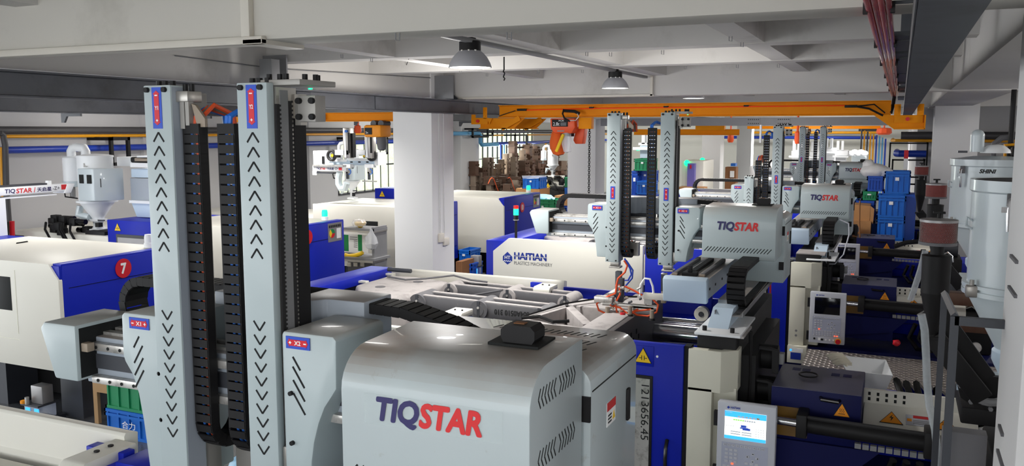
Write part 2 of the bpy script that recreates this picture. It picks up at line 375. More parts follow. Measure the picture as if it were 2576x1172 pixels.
# outdoor greenery seen blurred through the panes is left to the pane material; window near the second bay
wn2 = thing('window_2', (-14.0, 21.3, 1.6), None, None); wn2['kind'] = 'structure'
pn2 = B(-13.995, -13.985, 19.6, 20.0, 1.5, 2.9).build('pane', 'pale_window', wn2)
for k in range(1, 9): again(pn2, (0, k*.42, 0))
g = MB()
for k in range(10): g.box(-13.99, -13.97, 19.575+k*.42, 19.605+k*.42, 1.45, 2.95)
for z in (1.45, 2.2, 2.95): g.box(-13.99, -13.97, 19.58, 23.38, z-.02, z+.02)
g.build('window_frame', 'dark_steel', wn2)

# ------------------------------------------------------------------ runways, bus bars, pipes
def ibeam(x, z0, z1, w, y0, y1, tf=.012, tw=.012):
    return MB().prism([(x-w/2, z0), (x+w/2, z0), (x+w/2, z0+tf), (x+tw/2, z0+tf*1.5), (x+tw/2, z1-tf*1.5), (x+w/2, z1-tf), (x+w/2, z1), (x-w/2, z1), (x-w/2, z1-tf), (x-tw/2, z1-tf*1.5), (x-tw/2, z0+tf*1.5), (x-w/2, z0+tf)], 'y', y0, y1)
rl = thing('runway_beam', (-5.45, 0, 3.42), 'dark grey steel runway beam crossing from the left edge to the white column', 'beam')
ibeam(-5.45, 3.42, 3.6, .1, -3, 44).build('beam', 'runway_grey', rl, smooth=False)
for y in (6.95, 8.35): B(-5.44, -5.43, y, y+.22, 3.44, 3.58).build('splice_plate', 'runway_grey', rl, bevel=.002)
for y in (6.75, 10.15, 17.4, 24.4):
    b = B(-5.56, -5.34, y, y+.25, 3.6, 3.61).build('bracket_foot', 'dark_steel', rl); B(-5.7, -5.42, y+.04, y+.06, 3.6, 3.92).build('bracket_plate', 'steel_grey', rl)
    MB().prism([(-5.7, 3.61), (-5.4, 3.61), (-5.7, 3.86)], 'y', y+.16, y+.17).build('gusset', 'dark_steel', rl, smooth=False)
props(B(-5.5, -5.36, 6.5, 6.62, 3.61, 3.86).build('runway_hanger', 'steel_grey', bevel=.003), 'grey steel hanger post with white streaks above the second robot arm', 'bracket')
rl2 = thing('runway_beam', (-9.8, 0, 3.42), 'second grey runway beam of the left bay with angle brackets under it', 'beam')
ibeam(-9.8, 3.42, 3.66, .14, -3, 44).build('beam', 'runway_grey', rl2, smooth=False)
for y in (7.9, 10.2, 14.5, 19):
    MB().prism([(-9.95, 3.42), (-9.6, 3.42), (-9.6, 3.38), (-9.85, 3.38), (-9.9, 3.3), (-9.95, 3.3)], 'y', y, y+.03).build('angle_bracket', 'dark_steel', rl2, smooth=False)
rr = thing('runway_beam', (.07, 0, 3.42), 'dark grey steel runway beam seen from below at the upper right', 'beam')
MB().prism([(.015, 3.42), (.13, 3.42), (.13, 3.6), (.015, 3.6)], 'y', -3, 18.9).build('beam', 'runway_grey', rr, smooth=False)
B(.012, .016, -3, 18.9, 3.42, 3.46).build('flange_edge', 'dark_steel', rr); B(.018, .128, 7.9, 8.0, 3.416, 3.421).build('splice_plate', 'dark_steel', rr)
for y0, y1 in ((4.2, 5.0), (5.15, 5.5), (5.7, 8.6), (9.2, 10.2), (12, 13)):
    B(-.06, .02, y0, y1, 3.61, 3.63).build('hanger_foot', 'dark_steel', rr)
for y in (5.4, 8.2, 9.9): B(-.03, .1, y, y+.2, 3.6, 4.25).build('hanger_post', 'runway_grey', rr)
bus = thing('bus_bar', (-.09, 3, 3.6), 'red enclosed power bus bars running along the right runway beam', 'rail')
for k in range(4): B(-.124+k*.02, -.106+k*.02, -1, 11.0, 3.585+.006*(k % 2), 3.605+.006*(k % 2)).build('conductor_rail', 'busbar_red', bus, bevel=.003)
for py in (8, 102, 152, 186, 207, 222):
    y = at(2245, py, Z=3.61).y; B(-.13, .02, y-.008, y+.008, 3.607, 3.617).build('bracket_arm', 'dark_steel', bus); 
    for x in (-.128, -.045): B(x-.006, x+.008, y-.02, y+.02, 3.58, 3.615).build('clip', 'black', bus)
MB().tube([(-.09, 11.0, 3.6), (-.1, 11.05, 3.5), (-.12, 11.0, 3.4)], .02, 6).build('cable_tail', 'black', bus)
def pipe(name, pts, r, mat, label, group=None, n=12): return props(MB().tube(pts, r, n).build(name, mat), label, 'pipe', group)
pipe('air_pipe', [(-13.78, 7.6, 2.87), (-13.78, 24.4, 2.87)], .06, 'pipe_blue', 'thick blue pipe along the left wall above the white dryer')
pipe('air_pipe', [(-13.4, 24.4, 3.1), (-13.4, 26.7, 3.1), (-13.4, 27.1, 3.1), (-13.4, 27.2, 3.03), (-13.4, 27.2, 2.78), (-13.4, 27.3, 2.7), (-13.4, 28.6, 2.7)], .07, 'pipe_sky', 'pale blue pipe dropping beside the wall pier left of the barred window')
pipe('air_pipe', [(-13.6, 28.7, 2.72), (-13.6, 45, 2.72)], .055, 'pipe_blue', 'dark blue pipe across the barred window')
pipe('gas_pipe', [(-13.8, 7.6, 3.1), (-13.8, 25.8, 3.1)], .03, 'pipe_yellow', 'thin yellow pipe along the left wall over the blue pipe')
pipe('gas_pipe', [(-13.88, 27.6, 3.02), (-13.88, 45.5, 3.02)], .03, 'pipe_yellow', 'thin yellow pipe over the barred window')
pipe('return_duct', [(-13.79, 7.6, 3.205), (-13.79, 25.8, 3.205)], .065, 'pipe_dark', 'dark grey insulated pipe along the left wall above the yellow one')
pipe('return_duct', [(-13.88, 27.8, 3.16), (-13.88, 45.5, 3.16)], .065, 'pipe_dark', 'dark grey insulated pipe above the barred window')
for i, (y, m, l) in enumerate(((29.6, 'pipe_sky', 'pale blue drop pipe before the barred window'), (29.3, 'pipe_blue', 'dark blue drop pipe before the barred window'), (32.2, 'pipe_blue', 'dark blue drop pipe by the right end of the barred window'), (33.8, 'pipe_yellow', 'yellow drop pipe right of the barred window'))):
    pipe('drop_pipe', [(-13.6, y, 2.7), (-13.6, y, .3)], .035, m, l)
d = thing('pipe_drop', (-13.6, 9.6, 0), 'yellow and grey pipes dropping down the wall at the left edge', 'pipe')
MB().tube([at(0, 335, X=-13.6), at(8, 340, X=-13.6), at(13, 365, X=-13.6), at(16, 480, X=-13.6), at(24, 585, X=-13.6)], .05, 10).build('grey_pipe', 'pipe_dark', d)
MB().tube([at(2, 370, X=-13.65), at(14, 590, X=-13.65)], .035, 8).build('yellow_pipe', 'pipe_yellow', d)
for k, m in enumerate(('pipe_green', 'black', 'red')): MB().tube([at(2+k*14, 560-k*2, X=-13.5), at(4+k*14, 640, X=-13.5)], .04, 8).build('pipe_end', m, d)
# black pipe brackets on the left wall
def frame_bracket(px0, px1, py0, py1, X, label, t=.03):
    a, b = at(px0, py0, X=X), at(px1, py1, X=X); g = MB(); y0, y1, z1, z0 = a.y, b.y, a.z, b.z
    g.box(X-t, X+t, y0, y0+2*t, z0, z1).box(X-t, X+t, y1-2*t, y1, z0, z1).box(X-t, X+t, y0, y1, z1-2*t, z1).box(X-t, X+t, y0, y1, z0, z0+2*t)
    g.box(-13.99, X, y0, y0+2*t, z1-2*t, z1).box(-13.99, X, y1-2*t, y1, z1-2*t, z1)
    return props(g.build('pipe_bracket', 'black'), label, 'bracket')
frame_bracket(275, 328, 345, 415, -13.4, 'black square pipe bracket on the wall behind the left dryer')
frame_bracket(1185, 1240, 328, 342, -13.4, 'black pipe bracket by the pale blue pipe elbow')
frame_bracket(1295, 1325, 338, 372, -13.4, 'black square pipe bracket before the barred window')
frame_bracket(1188, 1228, 322, 346, -13.2, 'small black pipe bracket on the wall pier')
frame_bracket(888, 975, 345, 388, -13.4, 'black pipe bracket left of the orange hoist')
# right hand pipes
pipe('gas_pipe', [(3.5, 19.05, 3.0), (-.1, 19.05, 3.0), (-.16, 19.15, 3.0), (-.16, 22, 3.0)], .032, 'pipe_yellow', 'yellow pipe turning a corner behind the right column')
pipe('return_duct', [(3.5, 19.0, 3.1), (0, 19.0, 3.1)], .075, 'pipe_dark', 'dark grey insulated pipe on the wall behind the right column')
pipe('air_pipe', [(3.5, 18.95, 2.72), (2.3, 18.95, 2.72)], .07, 'pipe_blue', 'blue pipe on the wall behind the large dryers')
pipe('air_pipe', [(.5, 18.95, 2.74), (-.02, 18.95, 2.74), (-.06, 19.0, 2.74), (-.06, 20.5, 2.74)], .068, 'pipe_blue', 'blue pipe elbow left of the right column')
g = MB()
for (x0, x1, y0, y1) in ((2238, 2330, 358, 466), (2244, 2325, 400, 448)):
    a, b = at(x0, y0, Y=18.7), at(x1, y1, Y=18.7)
    g.box(b.x-.03, b.x, 18.7, 19.2, a.z-.03, a.z)
    g.box(a.x, a.x+.03, 18.68, 18.72, b.z, a.z).box(b.x-.03, b.x, 18.68, 18.72, b.z, a.z).box(a.x, b.x, 18.68, 18.72, a.z-.03, a.z).box(a.x, b.x, 18.68, 18.72, b.z, b.z+.03)
props(g.build('pipe_bracket', 'black'), 'black nested pipe bracket left of the right column', 'bracket')
for k, (mt_, lab) in enumerate((('pipe_dark', 'leftmost, dark grey'), ('pipe_yellow', 'second from the left, yellow'), ('pipe_dark', 'third from the left, dark'), ('pipe_yellow', 'fourth, yellow'), ('pipe_yellow', 'fifth, yellow'), ('pipe_blue', 'sixth, dark blue'), ('pipe_sky', 'seventh, pale blue'), ('pipe_sky', 'eighth, pale blue'), ('pipe_blue', 'rightmost, dark blue'))):
    p = at(2168+k*7.5, 325+k*3, Y=40); pipe('drop_pipe', [(p.x, 40, p.z), (p.x, 40, .3)], .035, mt_, lab+' drop pipe of the bundle at the far right', 'far pipe bundle', 8)
props(B(at(2160, 322, Y=40).x, at(2240, 322, Y=40).x, 40.05, 40.15, at(2200, 330, Y=40).z, at(2200, 322, Y=40).z).build('pipe_rack', 'dark_steel'), 'dark rack rail holding the far bundle of drop pipes', 'rack')
pipe('air_pipe', [(-9, 44, 2.86), (-1.0, 44, 2.86)], .07, 'pipe_blue', 'blue pipe across the far end wall')
pipe('gas_pipe', [(-9, 44, 3.1), (-1.0, 44, 3.1)], .06, 'pipe_yellow', 'yellow pipe across the far end wall')
sb = thing('cross_beam', (-2.6, 16, 3.28), 'grey steel cross beam with bolted splice plates behind the yellow girder', 'beam')
B(-5.3, -.05, 16, 16.1, 3.285, 3.43).build('beam', 'steel_grey', sb)
bt = None
for px in (1880, 1955):
    p = at(px, 307, Y=15.99); B(p.x, p.x+.22, 15.985, 16, 3.3, 3.42).build('splice_plate', 'steel_grey', sb)
    for k in range(6):
        for z in (3.325, 3.395):
            if bt is None: bt = MB().cyl((p.x+.02, 15.97, z), (p.x+.02, 15.985, z), .009, n=6).build('bolt', 'black', sb)
            else: again(bt, V((p.x+.02+k*.035, 15.9775, z-.009))-ORI[bt])
B(-2.3, -2.27, 15.9, 15.98, 2.98, 3.3).build('white_tag', 'print_white', sb)

# ------------------------------------------------------------------ cranes
def crane(x0, x1, y, z0, z1, label, hoistx=None):
    c = thing('bridge_crane', ((x0+x1)/2, y, z0), label, 'crane')
    MB().prism([(y-.05, z0), (y+.05, z0), (y+.05, z0+.012), (y+.008, z0+.018), (y+.008, z1-.014), (y+.05, z1-.01), (y+.05, z1), (y-.05, z1), (y-.05, z1-.01), (y-.008, z1-.014), (y-.008, z0+.018), (y-.05, z0+.012)], 'x', x0, x1).build('girder', 'crane_yellow', c, smooth=False)
    return c
cr = crane(-5.12, -.12, 11.0, 3.375, 3.545, 'yellow bridge crane girder with a red power line spanning the aisle')
MB().tube([(-4.75, 10.93, 3.475), (-3.6, 10.93, 3.49), (-2.2, 10.93, 3.49), (-.55, 10.93, 3.49)], .008, 6).build('power_line', 'line_red', cr)
for x in (-4.75, -.55): B(x-.07, x+.07, 10.91, 10.945, 3.465, 3.495).build('line_clamp', 'black', cr, bevel=.005)
for x in (-3.75, -2.75, -1.75): B(x-.03, x+.03, 10.92, 10.95, 3.49, 3.51).build('line_clip', 'black', cr)
MB().tube([(-4.85, 10.93, 3.47), (-5.0, 10.94, 3.43), (-5.1, 10.95, 3.4)], .006, 5).build('cable', 'black', cr)
MB().tube([(-.5, 10.93, 3.48), (-.35, 10.9, 3.45), (-.2, 10.92, 3.37)], .012, 5).build('cable', 'black', cr)
MB().tube([(-.48, 10.93, 3.48), (-.3, 10.9, 3.5), (-.18, 10.92, 3.4)], .008, 5).build('cable', 'black', cr)
for y in (10.96, 11.75):
    e = MB().prism([(-5.4, 3.23), (-4.88, 3.23), (-4.72, 3.37), (-5.4, 3.37)], 'y', y, y+.012).build('end_bracket', 'crane_yellow', cr, smooth=False)
    B(-5.4, -4.86, y-.05, y+.05, 3.22, 3.235).build('bottom_flange', 'crane_yellow', e); seg2((-5.05, 3.23), (-4.78, 3.37), .07, 'y', y-.05, y-.035, MB()).build('diagonal_brace', 'crane_yellow', e)
    MB().prism([(-5.28, 3.37), (-5.2, 3.37), (-5.24, 3.28)], 'y', y-.04, y-.03).build('gusset', 'crane_yellow', e)
for x, s in ((-5.32, 1), ):
    t = B(-5.53, -5.27, 10.93, 10.96, 3.285, 3.375).build('end_truck', 'crane_yellow', cr, bevel=.003)
    MB().cyl((-5.42, 10.9, 3.33), (-5.42, 10.93, 3.33), .022, n=12).build('buffer', 'red', t)
    tb = B(-5.345, -5.285, 10.93, 10.945, 3.36, 3.52).build('hanger_plate', 'crane_yellow', t, bevel=.004)
    for z in (3.40, 3.47): MB().cyl((-5.315, 10.92, z), (-5.315, 10.93, z), .014, n=6).build('bolt', 'crane_yellow', t)
    B(-5.53, -5.47, 10.94, 10.955, 3.36, 3.42).build('hanger_plate', 'crane_yellow', t)
MB().prism([(-.3, 3.375), (.24, 3.375), (.24, 3.215), (-.08, 3.215)], 'y', 10.955, 10.97).build('end_bracket', 'crane_yellow', cr, smooth=False)
B(-.08, .245, 10.9, 11.05, 3.212, 3.226).build('bottom_flange', 'crane_yellow', cr); B(.235, .248, 10.9, 11.05, 3.215, 3.375).build('end_plate', 'crane_yellow', cr)
t = B(-.08, .22, 10.93, 10.955, 3.285, 3.37).build('end_truck', 'crane_yellow', cr, bevel=.003); MB().cyl((.06, 10.9, 3.33), (.06, 10.93, 3.33), .022, n=12).build('buffer', 'red', t)
for x in (-.05, .19):
    B(x-.035, x+.035, 10.93, 10.945, 3.37, 3.5).build('hanger_plate', 'crane_yellow', t, bevel=.004)
    for z in (3.41, 3.47): MB().cyl((x, 10.92, z), (x, 10.93, z), .014, n=8).build('bolt', 'crane_yellow', t)
# hoist of the near crane
h = thing('chain_hoist', (-4.1, 10.95, 3.1), 'orange electric chain hoist hanging from the yellow girder', 'hoist')
MB().prism([(-4.29, 3.36), (-3.94, 3.36), (-3.93, 3.24), (-3.98, 3.16), (-4.22, 3.16), (-4.28, 3.22)], 'y', 10.8, 11.1).build('hoist_body', 'hoist_orange', h, bevel=.02)
p = B(-4.255, -4.03, 10.788, 10.8, 3.25, 3.345).build('rating_plate', 'black', h, bevel=.006)
text('2.8t', (-4.19, 10.785, 3.285), .045, 'print_white', p, .09); text('XCK', (-4.12, 10.785, 3.33), .022, 'print_white', p, .08)
for k in range(5): B(-4.13, -4.05, 10.785, 10.787, 3.262+k*.009, 3.267+k*.009).build('print_line', 'print_grey', p)
B(-4.18, -4.08, 10.795, 10.8, 3.185, 3.2).build('badge', 'print_grey', h)
MB().prism([(-3.98, 3.25), (-3.86, 3.24), (-3.9, 3.02), (-4.0, 3.02), (-4.03, 3.07)], 'y', 11.0, 11.14).build('motor_cover', 'hoist_orange', h, bevel=.01)
B(-3.9, -3.72, 10.85, 10.95, 3.22, 3.37).build('trolley_plate', 'crane_yellow', h, bevel=.004)
MB().tube([(-4.12, 10.88, 3.48), (-4.13, 10.86, 3.42), (-4.08, 10.8, 3.36), (-4.0, 10.79, 3.32)], .012, 6).build('cable', 'black', h)
MB().tube([(-4.1, 10.86, 3.46), (-3.95, 10.83, 3.45), (-3.88, 10.83, 3.42)], .02, 8).build('collector_arm', 'black', h)
MB().tube([(-3.9, 10.8, 3.42), (-3.88, 10.8, 3.38), (-3.92, 10.79, 3.33), (-4.0, 10.79, 3.33)], .008, 6).build('guide_rod', 'steel_bright', h)
MB().cyl((-4.1, 10.95, 3.17), (-4.1, 10.95, 3.12), .1, n=14).build('chain_guide', 'black', h)
bg_ = MB().lathe((-4.22, 10.95, 2.86), [(.001, 0), (.07, .02), (.115, .1), (.12, .18), (.1, .3), (.08, .33)], 14).build('chain_bag', 'bag_orange', noise=.006)
props(bg_, 'orange chain bag hanging under the hoist', 'bag')
pd = thing('pendant_control', (-4.15, 10.8, 2.9), 'yellow pendant control in clear film tied by the hoist bag', 'control')
MB().tube([(-4.19, 10.79, 2.92), (-4.13, 10.79, 3.06), (-4.09, 10.79, 3.15)], .022, 8).build('control_body', 'warn_yellow', pd)
MB().lathe((-4.06, 10.85, 2.9), [(.001, 0), (.05, .02), (.07, .12), (.05, .27)], 10).build('film_wrap', 'bag_clear', pd, noise=.006)
ch = thing('hoist_chain', (-3.78, 10.95, 2.3), 'dark load chain hanging down from the crane girder', 'chain')
def link(z, r): 
    g = [(0.013*math.cos(a), .02*math.sin(a)) for a in (2*PI*k/10 for k in range(10))]
    return MB().tube([(-3.78+(u if r else 0), 10.95+(0 if r else u), z+v) for u, v in g], .0045, 5, closed=True)
l0 = link(3.34, 1).build('link', 'black', ch); l1 = link(3.312, 0).build('link', 'black', ch)
for k in range(1, 18): again(l0, (0, 0, -.056*k)); again(l1, (0, 0, -.056*k))
# crane of the left bay with its small hoist
c2 = crane(-9.7, -6.5, 11.1, 3.335, 3.47, 'yellow bridge crane girder of the left bay marked two tons')
p = B(-8.3, -8.12, 11.03, 11.05, 3.36, 3.44).build('load_plate', 'warn_yellow', c2); text('2t', (-8.21, 11.025, 3.405), .055, 'print_black', p, .1); B(-8.28, -8.14, 11.025, 11.03, 3.366, 3.372).build('print_line', 'print_black', p)
B(-9.78, -9.6, 10.8, 11.4, 3.33, 3.41).build('end_truck', 'crane_yellow', c2)
h2 = thing('chain_hoist', (-7.1, 10.95, 3.0), 'small orange hoist with grey chain bag left of the white column', 'hoist')
B(-7.28, -6.98, 10.85, 11.15, 3.1, 3.28).build('hoist_body', 'warn_orange', h2, bevel=.03); p = B(-7.25, -7.13, 10.84, 10.85, 3.14, 3.24).build('rating_plate', 'black', h2); text('2t', (-7.21, 10.835, 3.17), .03, 'print_white', p, .05)
MB().cyl((-7.17, 10.95, 3.3), (-7.17, 11.15, 3.3), .05, n=14).build('trolley_wheel', 'dark_steel', h2); MB().cyl((-7.04, 10.95, 3.3), (-7.04, 11.15, 3.3), .05, n=14).build('trolley_wheel', 'dark_steel', h2)
MB().lathe((-7.06, 11, 2.9), [(.03, 0), (.06, .02), (.075, .1), (.07, .2)], 12).build('chain_bag', 'cast_grey', h2)
# cranes far down the hall
for (px0, px1, py0, py1, Y, lab) in ((1595, 1860, 325, 340, 26, 'far yellow crane girder seen between the robot arms and the columns'), (1880, 2215, 317, 324, 30, 'far yellow crane girder under the grey cross beam')):
    a, b = at(px0, py0, Y=Y), at(px1, py1, Y=Y); crane(a.x, b.x, Y, b.z, a.z, lab)
p = at(1785, 322, Y=25.8); props(B(p.x-.4, p.x+.45, 25.7, 25.9, p.z-.07, p.z+.07).build('crane_end_truck', 'crane_yellow', bevel=.01), 'yellow end truck of a far crane above the third column', 'crane')
for px, py, w, hgt, Y, lab in ((2006, 346, 14, 30, 22, 'orange chain bag of a far hoist left of the distant robot'), (2224, 330, 34, 16, 30, 'dark orange far hoist under the right end bracket'), (1838, 348, 16, 20, 29, 'small orange far hoist beside a white column'), (900, 325, 22, 24, 17, 'red and yellow hoist far behind the small white robot')):
    p = at(px, py, Y=Y); k = Y*1.0/2169
    props(MB().lathe((p.x, p.y, p.z-hgt*k*.5), [(w*k*.35, 0), (w*k*.5, hgt*k*.25), (w*k*.45, hgt*k*.9), (w*k*.2, hgt*k)], 10).cyl((p.x, p.y, p.z+hgt*k*.4), (p.x, p.y, 3.86), .03, n=6).build('far_hoist', 'hoist_orange'), lab, 'hoist')
# lamps
def bay_light(x, y, z, r, label, w, top=True):
    t = thing('bay_light', (x, y, z), label, 'lamp', 'round bay lamps')
    MB().lathe((x, y, z), [(r, 0), (r*1.0, .006*r/.15), (r*.93, .035*r/.15), (r*.8, .07*r/.15), (r*.62, .1*r/.15), (r*.5, .115*r/.15), (r*.48, .112*r/.15), (r*.6, .095*r/.15), (r*.78, .065*r/.15), (r*.9, .033*r/.15), (r*.97, 0)], 32, False).build('reflector', 'lamp_reflector', t)
    MB().lathe((x, y, z+.003), [(.001, 0), (r*.95, 0), (r*.95, .004), (.001, .004)], 28).build('diffuser', 'lamp_glow', t)
    MB().lathe((x, y, z+.113*r/.15), [(r*.5, 0), (r*.5, r*.42), (r*.44, r*.46), (.001, r*.46)], 24).build('driver_housing', 'black', t)
    MB().box(x-r*.22, x+r*.22, y-r*.2, y+r*.2, z+.113*r/.15+r*.46, z+.113*r/.15+r*.62).build('terminal_box', 'black', t, bevel=.004)
    MB().tube([(x-r*.1, y, z+.113*r/.15+r*.6), (x-r*.3, y-.02, z+.113*r/.15+r*.66), (x-r*.32, y-.02, z+.113*r/.15+r*.45)], .005, 5).build('cable', 'black', t)
    MB().cyl((x, y, z+.113*r/.15+r*.6), (x, y, 3.84), .012, n=8).build('hook', 'steel_grey', t)
    for a in (-1.9, -1.2, -.6): B(x+r*.51*math.cos(a)-.006, x+r*.51*math.cos(a)+.006, y+r*.51*math.sin(a)-.006, y+r*.51*math.sin(a)+.006, z+.113*r/.15-.01, z+.113*r/.15+.006).build('bracket', 'steel_bright', t)
    lamp_light(x, y, z-.012, w, parent=t, size=r*1.5)
bay_light(-2.9, 5.72, 3.655, .158, 'largest round bay lamp with a black housing under the rail', 26)
bay_light(-2.87, 9.15, 3.655, .15, 'middle-sized round bay lamp further along the rail', 44)
bay_light(-2.68, 12.2, 3.645, .15, 'round bay lamp showing only its glowing rim above the yellow girder', 30)
bay_light(-2.9, 20.3, 3.66, .15, 'smallest bay lamp, mostly hidden above the yellow girder', 40)

# ------------------------------------------------------------------ robots
def chain(parent, pts, wa, width, pitch, h, cables=(), name='chain_link'):
    "energy chain: one link mesh, set along a path"
    wa = V(wa).normalized(); pts = [V(p) for p in pts]
    g = MB(); L = pitch
    for s in (-1, 1): g.box(s*width/2-.003, s*width/2+.003, -h/2, h/2, -L*.52, L*.52)
    for s in (-1, 1): g.box(-width/2, width/2, s*h/2-.002, s*h/2+.002, -L*.41, L*.41)
    me = bpy.data.meshes.new(name); me.from_pydata(g.v, [], g.f); me.materials.append(MATS['black'])
    D = [0]
    for a, b in zip(pts, pts[1:]): D.append(D[-1]+(b-a).length)
    n = int(D[-1]/pitch); k = 0
    for i in range(n):
        d = (i+.5)*pitch
        while k < len(D)-2 and D[k+1] < d: k += 1
        t = (pts[k+1]-pts[k]).normalized(); p = pts[k]+t*(d-D[k]); nn = t.cross(wa).normalized()
        o = put(me, name, p, parent); o.rotation_euler = Matrix((wa, nn, t)).transposed().to_euler()
    for off, m in cables:
        MB().tube([p+wa*off for p in pts], .005, 5).build('cable', m, parent)
def arc(c, r, a0, a1, n, ax):
    out = []
    for i in range(n+1):
        a = a0+(a1-a0)*i/n; u, v = r*math.cos(a), r*math.sin(a)
        out.append(V(c)+(V((0, u, v)) if ax == 'x' else V((u, 0, v))))
    return out
def arrow_plate(parent, x, y, z, w, h, s, vertical=True):
    "blue plate with a red double arrow, plus, minus and axis name"
    pl = B(x-w/2, x+w/2, y-.002, y, z-h/2, z+h/2).build('axis_plate', 'sticker_blue', parent, smooth=False)
    a = h*.42 if vertical else w*.43; b = (w if vertical else h)*.26; c = b*1.45; t = a*.8
    q = [(-b, -t), (-b, t), (-c, t), (0, a), (c, t), (b, t), (b, -t), (c, -t), (0, -a), (-c, -t)]
    q = [(x+u, z+v) for u, v in q] if vertical else [(x+v, z+u) for u, v in q]
    MB().prism(q, 'y', y-.003, y-.002).build('arrow', 'red', pl, smooth=False)
    if vertical:
        text(s, (x, y-.0035, z), w*.32, 'print_white', pl, w*.36, bold=.02); text('+', (x, y-.0035, z-a*.72), w*.22, 'print_white', pl, bold=.04); B(x-w*.14, x+w*.14, y-.004, y-.003, z+a*.72-w*.04, z+a*.72+w*.05).build('minus', 'print_white', pl)
    else:
        k = -1 if s == 'X1' else 1
        text(s, (x, y-.0035, z), h*.36, 'print_white', pl, h*.62, bold=.02); text('+', (x-k*a*.72, y-.0035, z), h*.26, 'print_white', pl, bold=.04); B(x+k*a*.72-h*.13, x+k*a*.72+h*.13, y-.004, y-.003, z-h*.05, z+h*.05).build('minus', 'print_white', pl)
CHEV = {}
def chevrons(parent, x, y, z0, n, up, pitch=.0418, w=.042):
    g = MB(); s = 1 if up else -1
    seg2((-w/2, -s*.014), (0, s*.014), .0054, 'y', -.0006, .0006, g); seg2((0, s*.014), (w/2, -s*.014), .0054, 'y', -.0006, .0006, g)
    g.v = [(a+x, b+y, c+z0) for a, b, c in g.v]
    o = g.build('arrow_slot', 'slot_dark', parent, smooth=False)
    for k in range(1, n): again(o, (0, 0, -pitch*k))
def tiq(parent, loc, w, face='front'):
    x, y, z = loc; h = w*.215
    d = V((1, 0, 0)) if face == 'front' else V((0, 1, 0))
    text('TIQ', V(loc)-d*w*.272-V((0, 0, h*.06)), h*1.14, 'print_navy', parent, w*.41, face, bold=.034, shear=.18)
    text('STAR', V(loc)+d*w*.212, h, 'print_red', parent, w*.57, face, bold=.034, shear=.18)
def robot(dx, y0, dz, label, p1x=-2.10, p1dz=0, p2x=-1.70, p2dz=0, capx=-2.70, stick=False, lod=0, grip=False, paint='robot_paint'):
    Z = lambda z: z+dz
    r = thing('beam_robot', (-.94+dx, y0-.8, Z(1.945)), label, 'robot')
    X = lambda x: x+dx
    Y = lambda y: y0+y
    p1, p2 = X(p1x), X(p2x)
    # main beam with rails and end cap
    b = B(X(capx+.12), X(-.9), Y(.30), Y(.42), Z(2.335), Z(2.5)).build('main_beam', 'robot_side', r, bevel=.004)
    B(X(capx+.17), X(-.9), Y(.295), Y(.30), Z(2.39), Z(2.44)).build('beam_groove', 'dark_steel', b)
    for z in (2.47, 2.355):
        rl_ = B(X(capx+.17), X(-1.3), Y(.275), Y(.30), Z(z-.012), Z(z+.014)).build('linear_rail', 'steel_bright', r, bevel=.002)
        n = 10 if lod == 0 else 6; o = None
        for k in range(n):
            x = X(capx+.2)+k*(.055 if lod == 0 else .09)
            if o is None: o = MB().cyl((x, Y(.2735), Z(z)), (x, Y(.276), Z(z)), .006, n=8).build('rail_hole', 'slot_dark', rl_)
            else: again(o, (k*(.055 if lod == 0 else .09), 0, 0))
    B(X(capx+.17), X(-1.3), Y(.33), Y(.36), Z(2.5), Z(2.51)).build('rack', 'steel_bright', r); B(X(capx+.17), X(-1.3), Y(.38), Y(.40), Z(2.5), Z(2.515)).build('cable_shelf', 'steel_bright', r)
    ec = MB().prism([(X(capx), Z(2.53)), (X(capx+.02), Z(2.553)), (X(capx+.17), Z(2.553)), (X(capx+.17), Z(2.36)), (X(capx+.06), Z(2.36))], 'y', Y(.22), Y(.47)).build('end_cap', 'robot_paint', r, bevel=.008)
    B(X(capx+.168), X(capx+.172), Y(.235), Y(.455), Z(2.37), Z(2.54)).build('cap_inner_shade', 'slot_dark', ec)  # dark face painted in for the shade inside the hollow cap
    B(X(capx+.165), X(capx+.2), Y(.24), Y(.27), Z(2.46), Z(2.49)).build('sensor', 'tan', ec, bevel=.003)
    # carriage covers
    cb0 = 2.2 if lod or grip else 2.07
    def cover(pts, s, xl, name, sx):
        c = MB().prism([(X(a), Z(z)) for a, z in pts], 'y', Y(.21), Y(.46)).build(name, 'robot_paint', r, bevel=.006)
        arrow_plate(c, X(xl), Y(.208), Z(2.592), .084, .036, s, False)
        o = None
        for k, (du, dv) in enumerate(((-.004, 0), (.002, -.04), (.002, -.08), (.002, -.12))):
            L = .032 if k == 0 else .05
            g = MB(); seg2((X(sx+du)-L*.4, Z(2.53+dv)-L*.6*(-1 if s == 'X2' else 1)), (X(sx+du)+L*.4, Z(2.53+dv)+L*.6*(-1 if s == 'X2' else 1)), .0062, 'y', Y(.2092), Y(.2102), g)
            g.build('vent_slot', 'slot_dark', c, smooth=False)
        bx = e+.045 if s == 'X1' else q+.025
        for z in (2.44, 2.29): MB().cyl((X(bx), Y(.2), Z(z)), (X(bx), Y(.21), Z(z)), .007, n=8).build('bolt', 'black', c)
        return c
    e = p1x-.04
    q = p2x+.13
    cover([(p1x-.155, 2.61), (p1x-.145, 2.622), (e+.1, 2.622), (e+.1, cb0), (p1x-.06 if cb0 < 2.15 else p1x-.075, cb0), (p1x-.082, 2.27), (p1x-.098, 2.36), (p1x-.12, 2.42), (p1x-.15, 2.46), (p1x-.157, 2.48)], 'X1', p1x-.075, 'carriage_cover', p1x-.09)
    q = p2x+.13
    cover([(q-.005, 2.61), (q, 2.622), (q+.175, 2.622), (q+.185, 2.61), (q+.182, 2.47), (q+.165, 2.445), (q+.14, 2.41), (q+.118, 2.36), (q+.1, 2.3), (q+.09, 2.24), (q+.086, cb0), (q-.005, cb0)], 'X2', q+.055, 'carriage_cover', q+.05)
